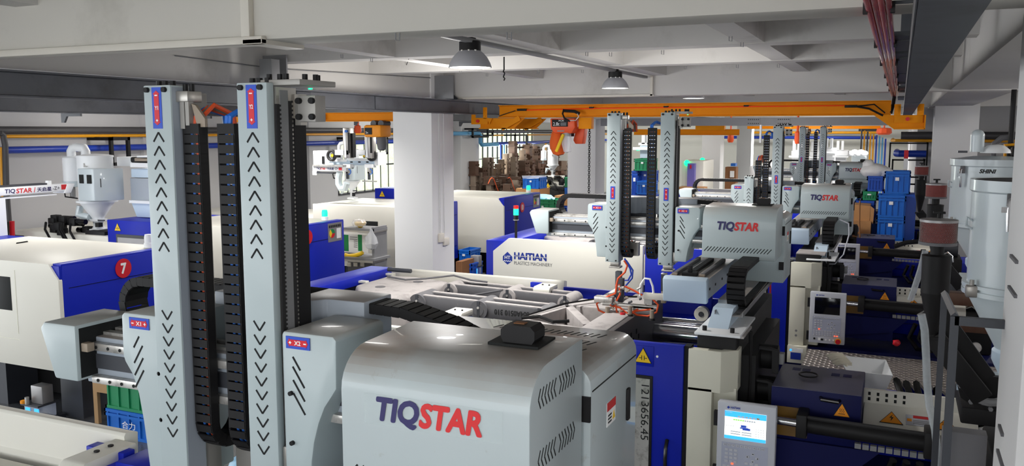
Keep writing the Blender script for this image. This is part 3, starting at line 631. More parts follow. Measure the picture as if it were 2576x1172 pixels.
    # the two vertical arms
    for i, (px, zz) in enumerate(((p1, p1dz), (p2, p2dz))):
        T = Z(3.335+zz); lo = Z(2.165+zz) if lod or grip else Z(2.05)
        a = B(px, px+.108, Y(.2), Y(.285 if i == 0 else .232), lo, T).build('arm', 'robot_paint', r, bevel=.004)
        if i == 0: B(px+.1078, px+.1086, Y(.206), Y(.28), lo+.006, T-.006).build('arm_side', 'robot_side', a)
        z = Z(3.18+zz)
        if stick: chevrons(a, px+.054, Y(.1995), z, 9, True)
        else: chevrons(a, px+.054, Y(.1995), z, 10, True)
        arrow_plate(a, px+.054, Y(.2), Z((3.267 if stick else 2.715)+zz), .037, .123 if stick else .1, 'Y%d' % (i+1))
        chevrons(a, px+.054, Y(.1995), Z(2.632+zz), 10, False)
        for x in (.018, .088):
            MB().cyl((px+x, Y(.19), T-.014), (px+x, Y(.2), T-.014), .008, n=10).build('bolt', 'black', a); MB().cyl((px+x, Y(.19), lo+.014), (px+x, Y(.2), lo+.014), .006, n=8).build('bolt', 'black', a)
        for x in (.03, .055, .085): MB().cyl((px+x, Y(.235), T), (px+x, Y(.235), T+.014), .009, n=8).build('bolt', 'black', a)
        # profile and racks behind the arm
        sx = px+.108; Yp = lambda y: Y(y-.05)
        pf = B(sx-.06, sx-.01, Y(.29 if i == 0 else .235), Y(.36 if i == 0 else .29), lo, T-.02).build('arm_profile', 'alu_dull', r, bevel=.002)
        if i == 1:
            B(sx-.012, sx+.004, Yp(.285), Yp(.375), lo, T-.012).build('profile_web', 'alu', pf); B(sx-.002, sx+.006, Yp(.30), Yp(.335), lo, T-.02).build('profile_face', 'steel_grey', pf)
            for yy, zt in ((.291, T-.06), (.345, T-.05)):
                B(sx, sx+.006, Yp(yy-.008), Yp(yy+.006), lo+.02, zt).build('belt', 'rubber', pf); g = MB(); k = 0
                while lo+.03+k*.0125 < zt: g.box(sx-.001, sx+.0075, Yp(yy+.006), Yp(yy+.0105), lo+.03+k*.0125, lo+.036+k*.0125); k += 1
                g.build('belt_teeth', 'rubber', pf, kind='stuff')
            B(sx-.01, sx+.006, Yp(.36), Yp(.415), lo+.02, T-.1).build('belt_cover', 'black', pf)
            tp = B(px+.06, px+.2, Y(.23), Y(.40), T-.008, T+.008).build('top_plate', 'alu_dull', r, bevel=.002)
            for x, yy in ((.07, .26), (.1, .27), (.13, .26), (.165, .3), (.165, .36), (.18, .33)): MB().cyl((px+x, Y(yy), T+.008), (px+x, Y(yy), T+.026), .008, n=8).build('bolt', 'black', tp)
            mp = B(sx+.028, sx+.09, Y(.30), Y(.35), T-.11, T-.035).build('motor_plate', 'alu_dull', r, bevel=.002)
            for x in (.036, .082):
                for zq in (.05, .096): MB().cyl((sx+x, Y(.288), T-zq), (sx+x, Y(.30), T-zq), .009, n=8).build('bolt', 'black', mp)
            MB().cyl((sx+.075, Y(.3), T-.018), (sx+.075, Y(.3), T-.014), .006, n=8).build('indicator', 'green_glow', mp)
            B(sx+.01, sx+.03, Y(.31), Y(.34), T-.12, T-.03).build('mount_strip', 'alu', mp)
            sw = B(sx+.004, sx+.04, Y(.215), Y(.24), Z(2.19), Z(2.27)).build('stop_block', 'alu', r, bevel=.003)
            for zq in (2.205, 2.23, 2.255): MB().cyl((sx+.022, Y(.213), Z(zq)), (sx+.022, Y(.216), Z(zq)), .003, n=6).build('screw', 'slot_dark', sw)
            B(sx+.004, sx+.03, Y(.25), Y(.3), Z(2.25), Z(2.55)).build('carriage_plate', 'dark_steel', r)
        else:
            for x in (.12, .145): MB().cyl((px+x, Y(.25), T-.02), (px+x, Y(.25), T+.004), .008, n=8).build('bolt', 'black', pf)
            B(px+.108, px+.155, Y(.22), Y(.28), T-.05, T-.018).build('top_bracket', 'alu', pf, bevel=.003); B(px+.113, px+.13, Y(.23), Y(.25), T-.13, T-.05).build('post_strip', 'alu_dull', pf); B(px+.134, px+.148, Y(.23), Y(.25), T-.12, T-.05).build('post_strip', 'alu_dull', pf)
            MB().prism([(px+.15, T-.055), (px+.165, T-.06), (px+.2, T-.1), (px+.2, T-.125), (px+.17, T-.125)], 'y', Y(.24), Y(.25)).build('deflector', 'tan', pf, smooth=False)
            B(px+.15, px+.22, Y(.37), Y(.42), Z(2.0 if not lod else 2.2), Z(2.31)).build('lower_profile', 'alu', pf)
        # drag chain of the arm
        cx = px+.15 if i == 0 else px-.075
        zt, zb, rad = Z(3.19+zz*.5), Z(2.285), .075
        path = [(cx, Y(.25), zt), (cx, Y(.25), zb)]+arc((cx, Y(.25+rad), zb), rad, PI, 2*PI, 8, 'x')+[(cx, Y(.25+2*rad), Z(2.33))]
        chain(r, path, (1, 0, 0), .06, .03 if lod < 2 else .045, .034, ((-.012, 'cable_blue'), (.008, 'cable_orange' if i == 0 else 'cable_blue')))
        hp = B(cx-.032, cx+.032, Y(.232), Y(.27), zt, zt+.03).build('chain_anchor', 'black', r)
        for k, m in enumerate(('cable_blue', 'cable_orange', 'cable_grey', 'cable_orange') if i == 0 else ('cable_blue', 'cable_blue')):
            o = -.015+k*.013
            MB().tube([(cx+o, Y(.25), zt), (cx+o+.002, Y(.255), zt+.05), (cx+o+(.008 if i == 0 else .02), Y(.3), zt+.075+.004*k), (cx+o+(.01 if i == 0 else .05), Y(.38), zt+.06), (cx+o+(.01 if i == 0 else .055), Y(.39), zt)], .0075, 6).build('cable', m, r)
        # housing and energy chain of the carriage
        hx = px+(.02 if i == 0 else -.1)
        hs = MB().prism([(hx, Y(.44)), (hx+.16, Y(.44)), (hx+.19, Y(.48)), (hx+.33, Y(.48)), (hx+.33, Y(.64)), (hx, Y(.64))], 'z', Z(2.535), Z(2.665)).build('chain_housing', 'alu_dull' if lod < 0 else 'robot_side', r, bevel=.004)
        B(hx+.02, hx+.28, Y(.46), Y(.6), Z(2.44), Z(2.535)).build('housing_lower', 'dark_steel', hs)
        if i == 1:
            pts = [(hx+.32, Y(.56), Z(2.64)), (hx+.45, Y(.56), Z(2.635)), (hx+.6, Y(.56), Z(2.60)), (hx+.75, Y(.56), Z(2.54)), (hx+.95, Y(.56), Z(2.5))]
        else:
            c = X(-2.50); pts = [(hx+.02, Y(.56), Z(2.655)), (c, Y(.56), Z(2.655))]+arc((c, Y(.56), Z(2.565)), .09, PI/2, PI*1.5, 8, 'y')+[(p1+.1, Y(.56), Z(2.475))]
        chain(r, pts, (0, 1, 0), .1, .03 if lod < 2 else .045, .03)
    # drive cover with lettering and vents
    arcp = [(.115-.115*math.cos(a), 2.55+.1*math.sin(a)) for a in [PI/2*k/7 for k in range(8)]]
    cv = MB().prism([(Y(y), Z(z)) for y, z in [(0, 2.275)]+arcp+[(.36, 2.655), (.36, 2.275)]], 'x', X(-1.262), X(-.742)).build('drive_cover', paint, r, bevel=.006)
    fl = B(X(-1.19), X(-.81), Y(-.0016), Y(-.001), Z(2.475), Z(2.552)).build('name_film', 'film', cv) if lod == 0 else None
    tiq(cv, (X(-1.012), Y(-.0026), Z(2.515)), .3)
    o = None
    for k in range(24 if lod == 0 else 20):
        st = .0195 if lod == 0 else .0235
        if o is None:
            g = MB(); seg2((X(-1.245), Z(2.325)), (X(-1.215), Z(2.36)), .0055, 'y', Y(-.0006), Y(.0004), g); o = g.build('vent_slot', 'slot_dark', cv, smooth=False)
        else: again(o, (st*k, 0, 0))
    if lod == 0:
        for z in (2.575, 2.425):
            for s, ys in ((-1, [.05+.02*k for k in range(6)]), (1, [.2+.02*k for k in range(6)])):
                o = None
                for y in ys:
                    if o is None:
                        g = MB(); t = s*.018
                        seg2((Y(y), Z(z)), (Y(y)+.014 if s < 0 else Y(y)-.014, Z(z+.024)), .0045, 'x', X(-.7425), X(-.7414), g); seg2((Y(y), Z(z)), (Y(y)+.014 if s < 0 else Y(y)-.014, Z(z-.024)), .0045, 'x', X(-.7425), X(-.7414), g); o = g.build('arrow_slot', 'slot_dark', cv, smooth=False); yb = y
                    else: again(o, (0, y-yb, 0))
    mt = B(X(-.945), X(-.805), Y(.2), Y(.32), Z(2.653), Z(2.66)).build('motor_opening', 'slot_dark', cv)
    mo = MB().prism([(X(.025-.94), Z(2.675)), (X(.025-.94), Z(2.693)), (X(.025-.928), Z(2.705)), (X(.025-.858), Z(2.705)), (X(.025-.846), Z(2.693)), (X(.025-.846), Z(2.672)), (X(.025-.856), Z(2.656)), (X(.025-.932), Z(2.656))], 'y', Y(.215), Y(.285)).build('motor', 'black', r, smooth=False)
    B(X(.025-.915), X(.025-.885), Y(.24), Y(.262), Z(2.705), Z(2.707)).build('motor_label', 'card_dark', mo)
    # control cabinet behind
    n = [(X(-1.42), Z(2.29)), (X(-1.05), Z(2.29)), (X(-1.05), Z(2.06)), (X(-.725), Z(2.06)), (X(-.725), Z(2.515))]+[(X(-.78+.055*math.cos(a)), Z(2.515+.055*math.sin(a))) for a in [PI/2*k/5 for k in range(1, 6)]]+[(X(-1.42), Z(2.57))]
    cb = MB().prism(n, 'y', Y(.38), Y(.82)).build('control_cabinet', paint, r, bevel=.004)
    hd = B(X(-.025-.70), X(-.025-.692), Y(.71), Y(.735), Z(2.32), Z(2.42)).build('door_handle', 'black', cb, bevel=.003)
    B(X(-.025-.7005), X(-.025-.699), Y(.39), Y(.81), Z(2.5), Z(2.504)).build('door_seam', 'slot_dark', cb)
    for z in ((2.42, 2.49), (2.16, 2.22)): B(X(-.025-.735), X(-.025-.70), Y(.372), Y(.381), Z(z[0]), Z(z[1])).build('hinge', 'black', cb)
    B(X(-.025-.7), X(-.025-.6985), Y(.52), Y(.6), Z(2.36), Z(2.43)).build('warning_label', 'print_white', cb, label='white and red warning label'); B(X(-.025-.699), X(-.025-.698), Y(.52), Y(.6), Z(2.405), Z(2.43)).build('label_header', 'print_red', cb); 
    MB().prism([(Y(.57), Z(2.37)), (Y(.595), Z(2.37)), (Y(.5825), Z(2.395))], 'x', X(-.025-.6985), X(-.025-.6978)).build('label_symbol', 'warn_yellow', cb, smooth=False)
    for k in range(3): B(X(-.025-.6985), X(-.025-.698), Y(.53), Y(.562), Z(2.368+k*.01), Z(2.373+k*.01)).build('label_line', 'print_black', cb)
    o = None
    for j, yy in enumerate((.45, .54, .63, .73)):
        for k in range(17 if lod == 0 else 8):
            st = .022 if lod == 0 else .045
            if o is None:
                g = MB(); seg2((X(-1.17), Y(.43)), (X(-1.155), Y(.475)), .005, 'z', Z(2.5695), Z(2.5706), g); o = g.build('vent_slot', 'slot_dark', cb, smooth=False); y_0 = yy
            else: again(o, (st*k, yy-y_0, 0))
    # traverse beam under the cover, with tray, chain and foot
    tb = B(X(-1.40), X(-1.11), Y(-.55), Y(1.5), Z(2.06), Z(2.2)).build('traverse_beam', 'robot_side', r, bevel=.004)
    MB().prism([(Y(-.58), Z(2.2)), (Y(-.55), Z(2.215)), (Y(-.5), Z(2.215)), (Y(-.5), Z(2.04)), (Y(-.56), Z(2.04))], 'x', X(-1.405), X(-1.105)).build('beam_cap', 'pale_blue', tb, bevel=.01)
    for x in (-1.355, -1.165):
        B(X(x-.014), X(x+.014), Y(-.42), Y(.36), Z(2.2), Z(2.225)).build('linear_rail', 'cast_grey', tb, bevel=.003); B(X(x-.018), X(x+.018), Y(-.45), Y(-.42), Z(2.205), Z(2.22)).build('rail_stop', 'tan', tb)
    B(X(-1.28), X(-1.24), Y(-.3), Y(.36), Z(2.2), Z(2.222)).build('rack', 'black', tb); sp = B(X(-1.31), X(-1.21), Y(-.42), Y(-.34), Z(2.2), Z(2.225)).build('stop_bracket', 'black', tb); B(X(-1.275), X(-1.245), Y(-.4), Y(-.37), Z(2.225), Z(2.27)).build('stop_pin', 'black', tb, bevel=.004)
    for y in (-.45, -.25, 0, .2): B(X(-1.112), X(-1.106), Y(y-.012), Y(y+.012), Z(2.12), Z(2.135)).build('screw', 'black', tb)
    ty = MB().prism([(X(-1.01), Z(2.05)), (X(-1.005), Z(2.05)), (X(-1.005), Z(2.025)), (X(-.835), Z(2.025)), (X(-.835), Z(2.05)), (X(-.83), Z(2.05)), (X(-.83), Z(2.02)), (X(-1.01), Z(2.02))], 'y', Y(-.78), Y(.75)).build('cable_tray', 'steel_grey', r, smooth=False)
    for x in (-.97, -.87): B(X(x-.012), X(x+.012), Y(-.72), Y(-.71), Z(2.025), Z(2.027)).build('tray_hole', 'slot_dark', ty)
    pts = [(X(-.91), Y(.2), Z(2.285)), (X(-.91), Y(-.48), Z(2.285))]+arc((X(-.91), Y(-.48), Z(2.163)), .122, PI/2, PI*1.5, 8, 'x')+[(X(-.91), Y(.6), Z(2.041))]
    chain(r, pts, (1, 0, 0), .11, .036, .03)
    MB().tube([(X(-.87), Y(-.2), Z(2.03)), (X(-.87), Y(.5), Z(2.04))], .01, 5).build('cable', 'cable_orange', r); MB().tube([(X(-.85), Y(-.25), Z(2.035)), (X(-.85), Y(.5), Z(2.05))], .008, 5).build('cable', 'cable_grey', r)
    # foot
    ft = MB().prism([(X(-1.08), Y(-1.05)), (X(-.8), Y(-1.05)), (X(-.8), Y(-.45)), (X(-1.08), Y(-.45))], 'z', Z(1.945), Z(1.962)).build('foot_plate', 'white_paint', r, bevel=.004)
    MB().prism([(Y(-.9), Z(1.96)), (Y(-.45), Z(1.96)), (Y(-.45), Z(2.06)), (Y(-.72), Z(2.06))], 'x', X(-1.03), X(-.9)).build('foot_web', 'pale_blue', ft, smooth=False)
    for x in (-1.03, -.86): MB().cyl((X(x), Y(-.98), Z(1.96)), (X(x), Y(-.98), Z(1.99)), .014, n=10).build('bolt', 'black', ft)
    B(X(-1.05), X(-.9), Y(-.45), Y(.9), Z(1.95), Z(2.06)).build('foot_beam', 'robot_side', ft)
    # end of arm tooling
    for i, (px, zz) in enumerate(((p1, p1dz), (p2, p2dz))):
        lo = Z(2.165+zz)
        if not (lod or grip): continue
        x = px+.07
        w_ = B(x-.035, x+.035, Y(.22), Y(.28), lo-.03, lo).build('wrist', 'alu', r, bevel=.003); B(x-.045, x+.045, Y(.215), Y(.29), lo-.05, lo-.035).build('wrist_flange', 'alu', w_, bevel=.002)
    return r
rA = robot(0, 1.755, 0, 'nearest beam robot, cut by the bottom edge of the picture, dusty on top', p1x=-2.10, p2x=-1.74, capx=-2.655, stick=True, paint='robot_dirty')
rB = robot(-.03, 6.284, 0, 'second beam robot, with an orange-hosed gripper over the open machine', p1x=-2.065, p2x=-1.64, capx=-2.73, grip=True, lod=1)
rC = robot(.255, 10.264, -.065, 'third beam robot, one arm lowered, behind the second robot', p1x=-1.925, p1dz=-.61, p2x=-1.615, p2dz=-.02, capx=-2.72, lod=1)
rD = robot(.245, 17.06, -.035, 'farthest beam robot of the row in front of stacked blue crates', p1x=-2.005, p1dz=-.03, p2x=-1.635, p2dz=-.03, capx=-2.85, lod=2)
# gripper of the second robot
gp = thing('gripper', (-2.03, 6.5, 1.72), 'orange-hosed gripper hanging from the left arm of the second robot', 'gripper')
g0 = at(1557, 690, Y=6.53); GY = 6.0
def gt(*pts, Y=GY): return [at(q[0], q[1], Y=Y) for q in pts]
def gb(a, b, c, d_, n, mt, Y0=GY, dep=.05, **k): return B(at(a, d_, Y=Y0).x, at(c, d_, Y=Y0).x, Y0, Y0+dep, at(a, d_, Y=Y0).z, at(a, b, Y=Y0).z).build(n, mt, gp, **k)
B(g0.x-.022, g0.x+.022, 6.5, 6.55, 1.93, 2.09).build('gripper_post', 'dark_steel', gp, bevel=.003); B(g0.x-.025, g0.x+.02, GY, 6.56, 1.925, 1.95).build('forward_bar', 'alu', gp, bevel=.002)
gb(1548, 700, 1566, 760, 'manifold', 'dark_steel', 6.1, .05, bevel=.004)
gb(1515, 760, 1652, 768, 'cross_bar', 'alu', bevel=.002); gb(1494, 745, 1540, 760, 'cylinder_block', 'steel_bright', GY-.02, .07, bevel=.004); gb(1592, 768, 1645, 788, 'gripper_head', 'alu', bevel=.004); gb(1620, 752, 1640, 764, 'gripper_neck', 'alu'); gb(1618, 736, 1682, 752, 'vacuum_bar', 'trunking', GY-.01, .03, bevel=.002)
for px, py in ((1528, 782), (1562, 790), (1640, 790), (1585, 780)):
    p = at(px, py, Y=GY-.03); MB().cyl(p+V((0, 0, .03)), p-V((0, 0, .03)), .016, n=8).build('jaw', 'tan', gp); MB().cyl(p-V((0, 0, .03)), p-V((0, 0, .045)), .018, .025, n=10).build('suction_cup', 'black', gp)
p = at(1566, 800, Y=GY-.05); MB().cyl(p, p+V((0, 0, .04)), .018, n=10).build('red_cup', 'red', gp)
for pts in (((1570, 655), (1578, 668), (1572, 685), (1555, 700), (1550, 720)), ((1552, 715), (1548, 738), (1518, 750), (1501, 764), (1506, 780), (1530, 791), (1570, 797), (1587, 785)), ((1558, 715), (1560, 740), (1548, 762), (1552, 786), (1575, 797), (1600, 782), (1638, 778)),
            ((1642, 752), (1656, 767), (1652, 785), (1630, 795), (1602, 792), (1580, 777)), ((1572, 720), (1595, 731), (1616, 742)), ((1535, 767), (1560, 774), (1580, 790), (1605, 777))):
    MB().tube(gt(*pts), .0075, 6).build('air_hose', 'cable_orange', gp)
for pts in (((1571, 650), (1585, 675), (1588, 690), (1580, 705), (1565, 705)), ((1575, 655), (1592, 680), (1590, 700), (1573, 720))): MB().tube(gt(*pts, Y=6.3), .007, 6).build('air_hose', 'pipe_blue', gp)
MB().tube(gt((1610, 745), (1612, 715), (1622, 700), (1635, 702), (1642, 720), (1644, 738)), .008, 6).build('air_hose', 'print_white', gp)
for k in range(16):
    p = at(1530+random.random()*100, 720+random.random()*55, Y=GY-.02); MB().cyl(p, p+V((random.uniform(-.03, .03), 0, random.uniform(-.02, .02))), .009, n=6).build('fitting', random.choice(('steel_bright', 'dark_steel', 'tan')), gp)
sgp = thing('sprue_gripper', (-1.62, 6.5, 1.8), 'thin dark gripper under the right arm of the second robot', 'gripper')
a, b = at(1671, 690, Y=6.52), at(1671, 762, Y=6.52)
B(a.x-.022, a.x+.022, 6.5, 6.54, a.z-.0, 2.1).build('adapter', 'alu', sgp, bevel=.003); B(a.x-.02, a.x+.02, 6.5, 6.54, a.z-.13, a.z).build('body', 'dark_steel', sgp); B(a.x-.018, a.x+.018, 6.5, 6.54, b.z, a.z-.13).build('jaw', 'tan', sgp, bevel=.004)

# ------------------------------------------------------------------ injection machines of the right row
def panel(m, X, Y, z0, on, z1=1.59):
    "operator panel hanging on the cover; X left edge, Y front, z1 top"
    w, h = .34, .52
    pb = B(X, X+w, Y, Y+.06, z1-h, z1).build('operator_panel', 'plastic_grey', m, bevel=.008)
    sc = B(X+.045, X+.285, Y-.003, Y, z1-.22, z1-.05).build('screen', 'screen_body' if on else 'screen_off', pb, bevel=.001)
    lg = MB().prism([(X+.055, z1-.03), (X+.064, z1-.021), (X+.073, z1-.03), (X+.064, z1-.039)], 'y', Y-.002, Y).build('logo_mark', 'print_blue', pb, smooth=False)
    text('HAITIAN', (X+.105, Y-.001, z1-.029), .014, 'print_blue', pb, .055, bold=.03)
    if on:
        B(X+.045, X+.285, Y-.004, Y-.003, z1-.085, z1-.05).build('screen_bar', 'screen_blue', pb); B(X+.045, X+.285, Y-.004, Y-.003, z1-.22, z1-.2).build('screen_bar', 'screen_blue', pb)
        text('HAITIAN', (X+.07, Y-.005, z1-.057), .007, 'print_white', pb, .035)
        for k in range(6): B(X+.12+k*.022, X+.136+k*.022, Y-.005, Y-.004, z1-.082, z1-.074).build('screen_tab', 'print_white' if k < 5 else 'warn_orange', pb)
        for k in range(10): B(X+.095+k*.013, X+.106+k*.013, Y-.005, Y-.003, z1-.104, z1-.096).build('screen_step', 'screen_green' if k < 5 else 'screen_grey', pb)
        g = MB().box(X+.135, X+.185, Y-.005, Y-.003, z1-.15, z1-.143).box(X+.15, X+.195, Y-.005, Y-.003, z1-.158, z1-.145).box(X+.14, X+.172, Y-.005, Y-.003, z1-.142, z1-.128).box(X+.176, X+.178, Y-.005, Y-.003, z1-.145, z1-.128)
        g.build('screen_machine', 'screen_ink', pb)
        for j in range(2):
            for k in range(2): B(X+.08+k*.065, X+.138+k*.065, Y-.0045, Y-.003, z1-.176-j*.014, z1-.17-j*.014).build('screen_field', 'screen_grey', pb)
        for j in range(4):
            for k in range(4): B(X+.225+k*.014, X+.233+k*.014, Y-.0045, Y-.003, z1-.146-j*.014, z1-.143-j*.014).build('screen_value', 'screen_grey', pb)
        for k in range(4): B(X+.053+k*.013, X+.061+k*.013, Y-.0045, Y-.003, z1-.142, z1-.139).build('screen_value', 'screen_grey', pb)
    B(X+.03, X+.30, Y-.001, Y, z1-.44, z1-.245).build('key_field', 'key_grey', pb)
    k0 = B(X+.04, X+.06, Y-.004, Y-.001, z1-.268, z1-.252).build('key', 'plastic_grey', pb, bevel=.002); o0 = ORI[k0]
    pos = [(k*.0245, 0) for k in range(1, 10)]+[(.01+a*.027, -.03-b*.024) for a in range(3) for b in range(4)]+[(.165, -.04), (.135, -.058), (.19, -.062), (.165, -.082)]+[(.128+a*.03, -.1) for a in range(3)]+[(a*.026, -.135-b*.02) for a in range(10) for b in range(3)]
    for u, v in pos: again(k0, (u, 0, v))
    for k in range(10): text('F%d' % (k+1) if k < 9 else 'F10', (X+.05+k*.0245, Y-.0045, z1-.26), .006, 'print_navy', pb)
    for u, v, q in ((.165, -.04, 0), (.135, -.058, 1), (.19, -.062, 2), (.165, -.082, 3)):
        c = (X+.05+u, z1-.26+v); a = [(0, .006), (-.006, 0), (.006, 0), (0, -.006)][q]; n = (a[1], -a[0])
        MB().prism([(c[0]+a[0], c[1]+a[1]), (c[0]+n[0], c[1]+n[1]), (c[0]-n[0], c[1]-n[1])], 'y', Y-.005, Y-.003).build('key_arrow', 'print_black', pb, smooth=False)
    for u in ((.09, -.37), (.24, -.43), (.262, -.43)): B(X+u[0], X+u[0]+.012, Y-.005, Y-.003, z1+u[1]-.008, z1+u[1]).build('indicator', 'led_red', pb)
    MB().cyl((X+.28, Y-.03, z1-.485), (X+.28, Y, z1-.485), .024, n=16).build('emergency_stop', 'red', pb); MB().cyl((X+.28, Y-.012, z1-.485), (X+.28, Y, z1-.485), .03, n=16).build('stop_collar', 'warn_yellow', pb)
    MB().cyl((X+.055, Y-.01, z1-.475), (X+.055, Y, z1-.475), .01, n=10).build('key_switch', 'black', pb); B(X+.09, X+.14, Y-.006, Y, z1-.49, z1-.465).build('usb_cover', 'print_white', pb); B(X+.115, X+.14, Y-.008, Y, z1-.488, z1-.467).build('usb_port', 'black', pb)
    for k in range(3): MB().cyl((X+.165+k*.035, Y-.006, z1-.478), (X+.165+k*.035, Y, z1-.478), .008, n=10).build('button', 'print_white', pb)
    for z in (.1, .44): B(X-.025, X, Y+.02, Y+.05, z1-z-.06, z1-z+.03).build('panel_hinge', 'black', m)
    return pb
def machine(dx, dy, label, guard_top, on=False, toggles=True, feed=True, logo=False, door=True, sign=False, gdx=0):
    X = lambda x: x+dx
    Y = lambda y: y+dy
    m = thing('injection_machine', (X(-1.6), Y(6.1), 0), label, 'machine')
    def P(px, py, **k): return at(px, py, **k)
    bd = B(X(-4.35), X(1.2), Y(5.3), Y(7.0), 0, .98).build('bed', 'navy', m, bevel=.01)
    B(X(-.6), X(1.2), Y(6.25), Y(7.0), .98, 1.24).build('bed_cover', 'blue', bd, bevel=.01); B(X(-.6), X(1.2), Y(6.245), Y(6.25), 1.1, 1.104).build('cover_seam', 'slot_dark', bd)
    # clamp guard on the operator side
    G = lambda x: x+dx+gdx
    gd = MB().prism([(G(-4.14), .75), (G(-4.34), .9), (G(-4.34), guard_top-.16), (G(-4.14), guard_top), (G(-2.52), guard_top), (G(-2.52), .75)], 'y', Y(5.18), Y(5.24)).build('sliding_guard', 'cream', m, bevel=.006)
    if logo:
        z = guard_top-.235; x = G(-4.15)
        MB().prism([(x-.06, z+.02), (x, z+.075), (x+.06, z+.02), (x+.06, z-.03), (x, z-.075), (x-.06, z-.03)], 'y', Y(5.176), Y(5.18)).build('logo_mark', 'print_blue', gd, smooth=False)
        text('HT', (x, Y(5.175), z+.01), .04, 'print_white', gd, .075, bold=.03)
        MB().tube([(x-.05+.0125*k, Y(5.176), z-.037+(.008 if k % 2 else -.002)) for k in range(9)], .004, 4).build('logo_wave', 'print_white', gd)
        text('HAITIAN', (x+.29, Y(5.176), z+.035), .085, 'print_blue', gd, .41, bold=.035)
        B(x+.08, x+.5, Y(5.1742), Y(5.1752), z+.03, z+.037).build('letter_cut', 'cream', gd)
        text('PLASTICS MACHINERY', (x+.325, Y(5.176), z-.048), .04, 'print_grey', gd, .48)
    if dy > 2:
        fg = B(G(-2.5), X(-1.64), Y(5.2), Y(5.24), .75, guard_top-.01).build('fixed_guard', 'blue', m, bevel=.004); B(G(-2.3), X(-1.75), Y(5.197), Y(5.2), guard_top-.13, guard_top-.126).build('panel_seam', 'navy', fg)
        B(X(-4.62), X(-4.3), Y(5.22), Y(7.0), 1.0, guard_top-.04).build('tail_cover', 'blue', m, bevel=.008)
    # rear rail, rollers
    rr_ = MB().prism([(Y(6.9), 1.62), (Y(6.99), 1.62), (Y(7.03), 1.70), (Y(7.03), 1.885), (Y(6.965), 1.9), (Y(6.955), 1.885), (Y(6.965), 1.72), (Y(6.90), 1.66)], 'x', X(-4.40), X(-2.62)).build('rear_rail', 'cream', m, bevel=.003)
    bl = MB().prism([(Y(6.86), 1.62), (Y(6.99), 1.62), (Y(7.0), 1.84), (Y(6.94), 1.845), (Y(6.94), 1.7), (Y(6.86), 1.68)], 'x', X(-2.62), X(-1.12)).build('guide_channel', 'blue', m, bevel=.003)
    for x in (-2.9, -1.42):
        B(X(x), X(x+.1), Y(6.86), Y(6.9), 1.7, 1.88).build('roller_plate', 'blue', m, bevel=.003)
        MB().cyl((X(x+.03), Y(6.8), 1.74), (X(x+.03), Y(6.86), 1.74), .058, n=20).build('roller', 'cream', m); MB().cyl((X(x+.03), Y(6.795), 1.74), (X(x+.03), Y(6.81), 1.74), .022, n=10).build('roller_hub', 'dark_steel', m)
    for x, y in ((-2.80, 6.68), (-3.0, 5.45)):
        w_ = MB().prism([(Y(y), 1.7), (Y(y), 1.86), (Y(y+.02), 1.88), (Y(y+.2), 1.88), (Y(y+.2), 1.84), (Y(y+.05), 1.84), (Y(y+.05), 1.7)], 'x', X(x), X(x+.15)).build('roller_bracket', 'cream', m, bevel=.006)
        for k in (.05, .11): MB().cyl((X(x+k), Y(y+.1), 1.88), (X(x+k), Y(y+.1), 1.888), .008, n=8).build('screw', 'black', w_)
        MB().cyl((X(x+.03), Y(y-.012), 1.725), (X(x+.03), Y(y), 1.725), .012, n=8).build('bolt', 'dark_steel', w_)
        MB().cyl((X(x+.13), Y(y+.05), 1.74), (X(x+.13), Y(y+.1), 1.74), .055, n=18).build('roller', 'steel_bright', m)
    if toggles:
        tb = MB().prism([(Y(5.3), 1.82), (Y(5.3), 1.9), (Y(6.97), 1.9), (Y(6.97), 1.82)], 'x', X(-4.62), X(-4.38)).build('tail_beam', 'blue', m, bevel=.004)
        B(X(-4.6), X(-4.55), Y(5.3), Y(6.97), .98, 1.82).build('tail_panel', 'navy', m)
        for y in (6.85, 6.4): MB().prism([(X(-4.42), 1.86), (X(-4.3), 1.86), (X(-4.3), 1.68), (X(-4.32), 1.68), (X(-4.32), 1.84), (X(-4.42), 1.84)], 'y', Y(y), Y(y+.05)).build('angle_clip', 'cream', m, bevel=.002)
        tp = MB().prism([(X(-4.28), Y(6.2)), (X(-4.0), Y(5.85)), (X(-3.72), Y(5.85)), (X(-3.6), Y(5.95)), (X(-3.6), Y(6.7)), (X(-4.0), Y(6.8)), (X(-4.28), Y(6.75))], 'z', 1.2, 1.865).build('tail_platen', 'dusty', m, bevel=.04, seg=3)
        for x, y in ((-4.02, 6.2), (-3.85, 6.55)): MB().cyl((X(x), Y(y), 1.864), (X(x), Y(y), 1.868), .045, n=16).build('platen_hole', 'cast_grey', tp)
        MB().tube([(X(-4.2), Y(6.6), 1.88), (X(-3.95), Y(6.5), 1.885), (X(-3.8), Y(6.6), 1.89), (X(-3.6), Y(6.75), 1.91), (X(-3.4), Y(6.7), 1.89), (X(-3.25), Y(6.72), 1.88)], .009, 6).build('hose', 'cast_grey', m)
        MB().tube([(X(-4.12), Y(5.78), 1.6), (X(-4.0), Y(5.85), 1.75), (X(-3.7), Y(6.35), 1.755), (X(-3.45), Y(6.5), 1.755), (X(-3.0), Y(6.5), 1.865)], .01, 6).build('hose', 'cast_grey', m)
        MB().cyl((X(-4.35), Y(6.85), 1.9), (X(-4.1), Y(6.85), 1.9), .02, n=8).build('grease_line', 'dark_steel', m)
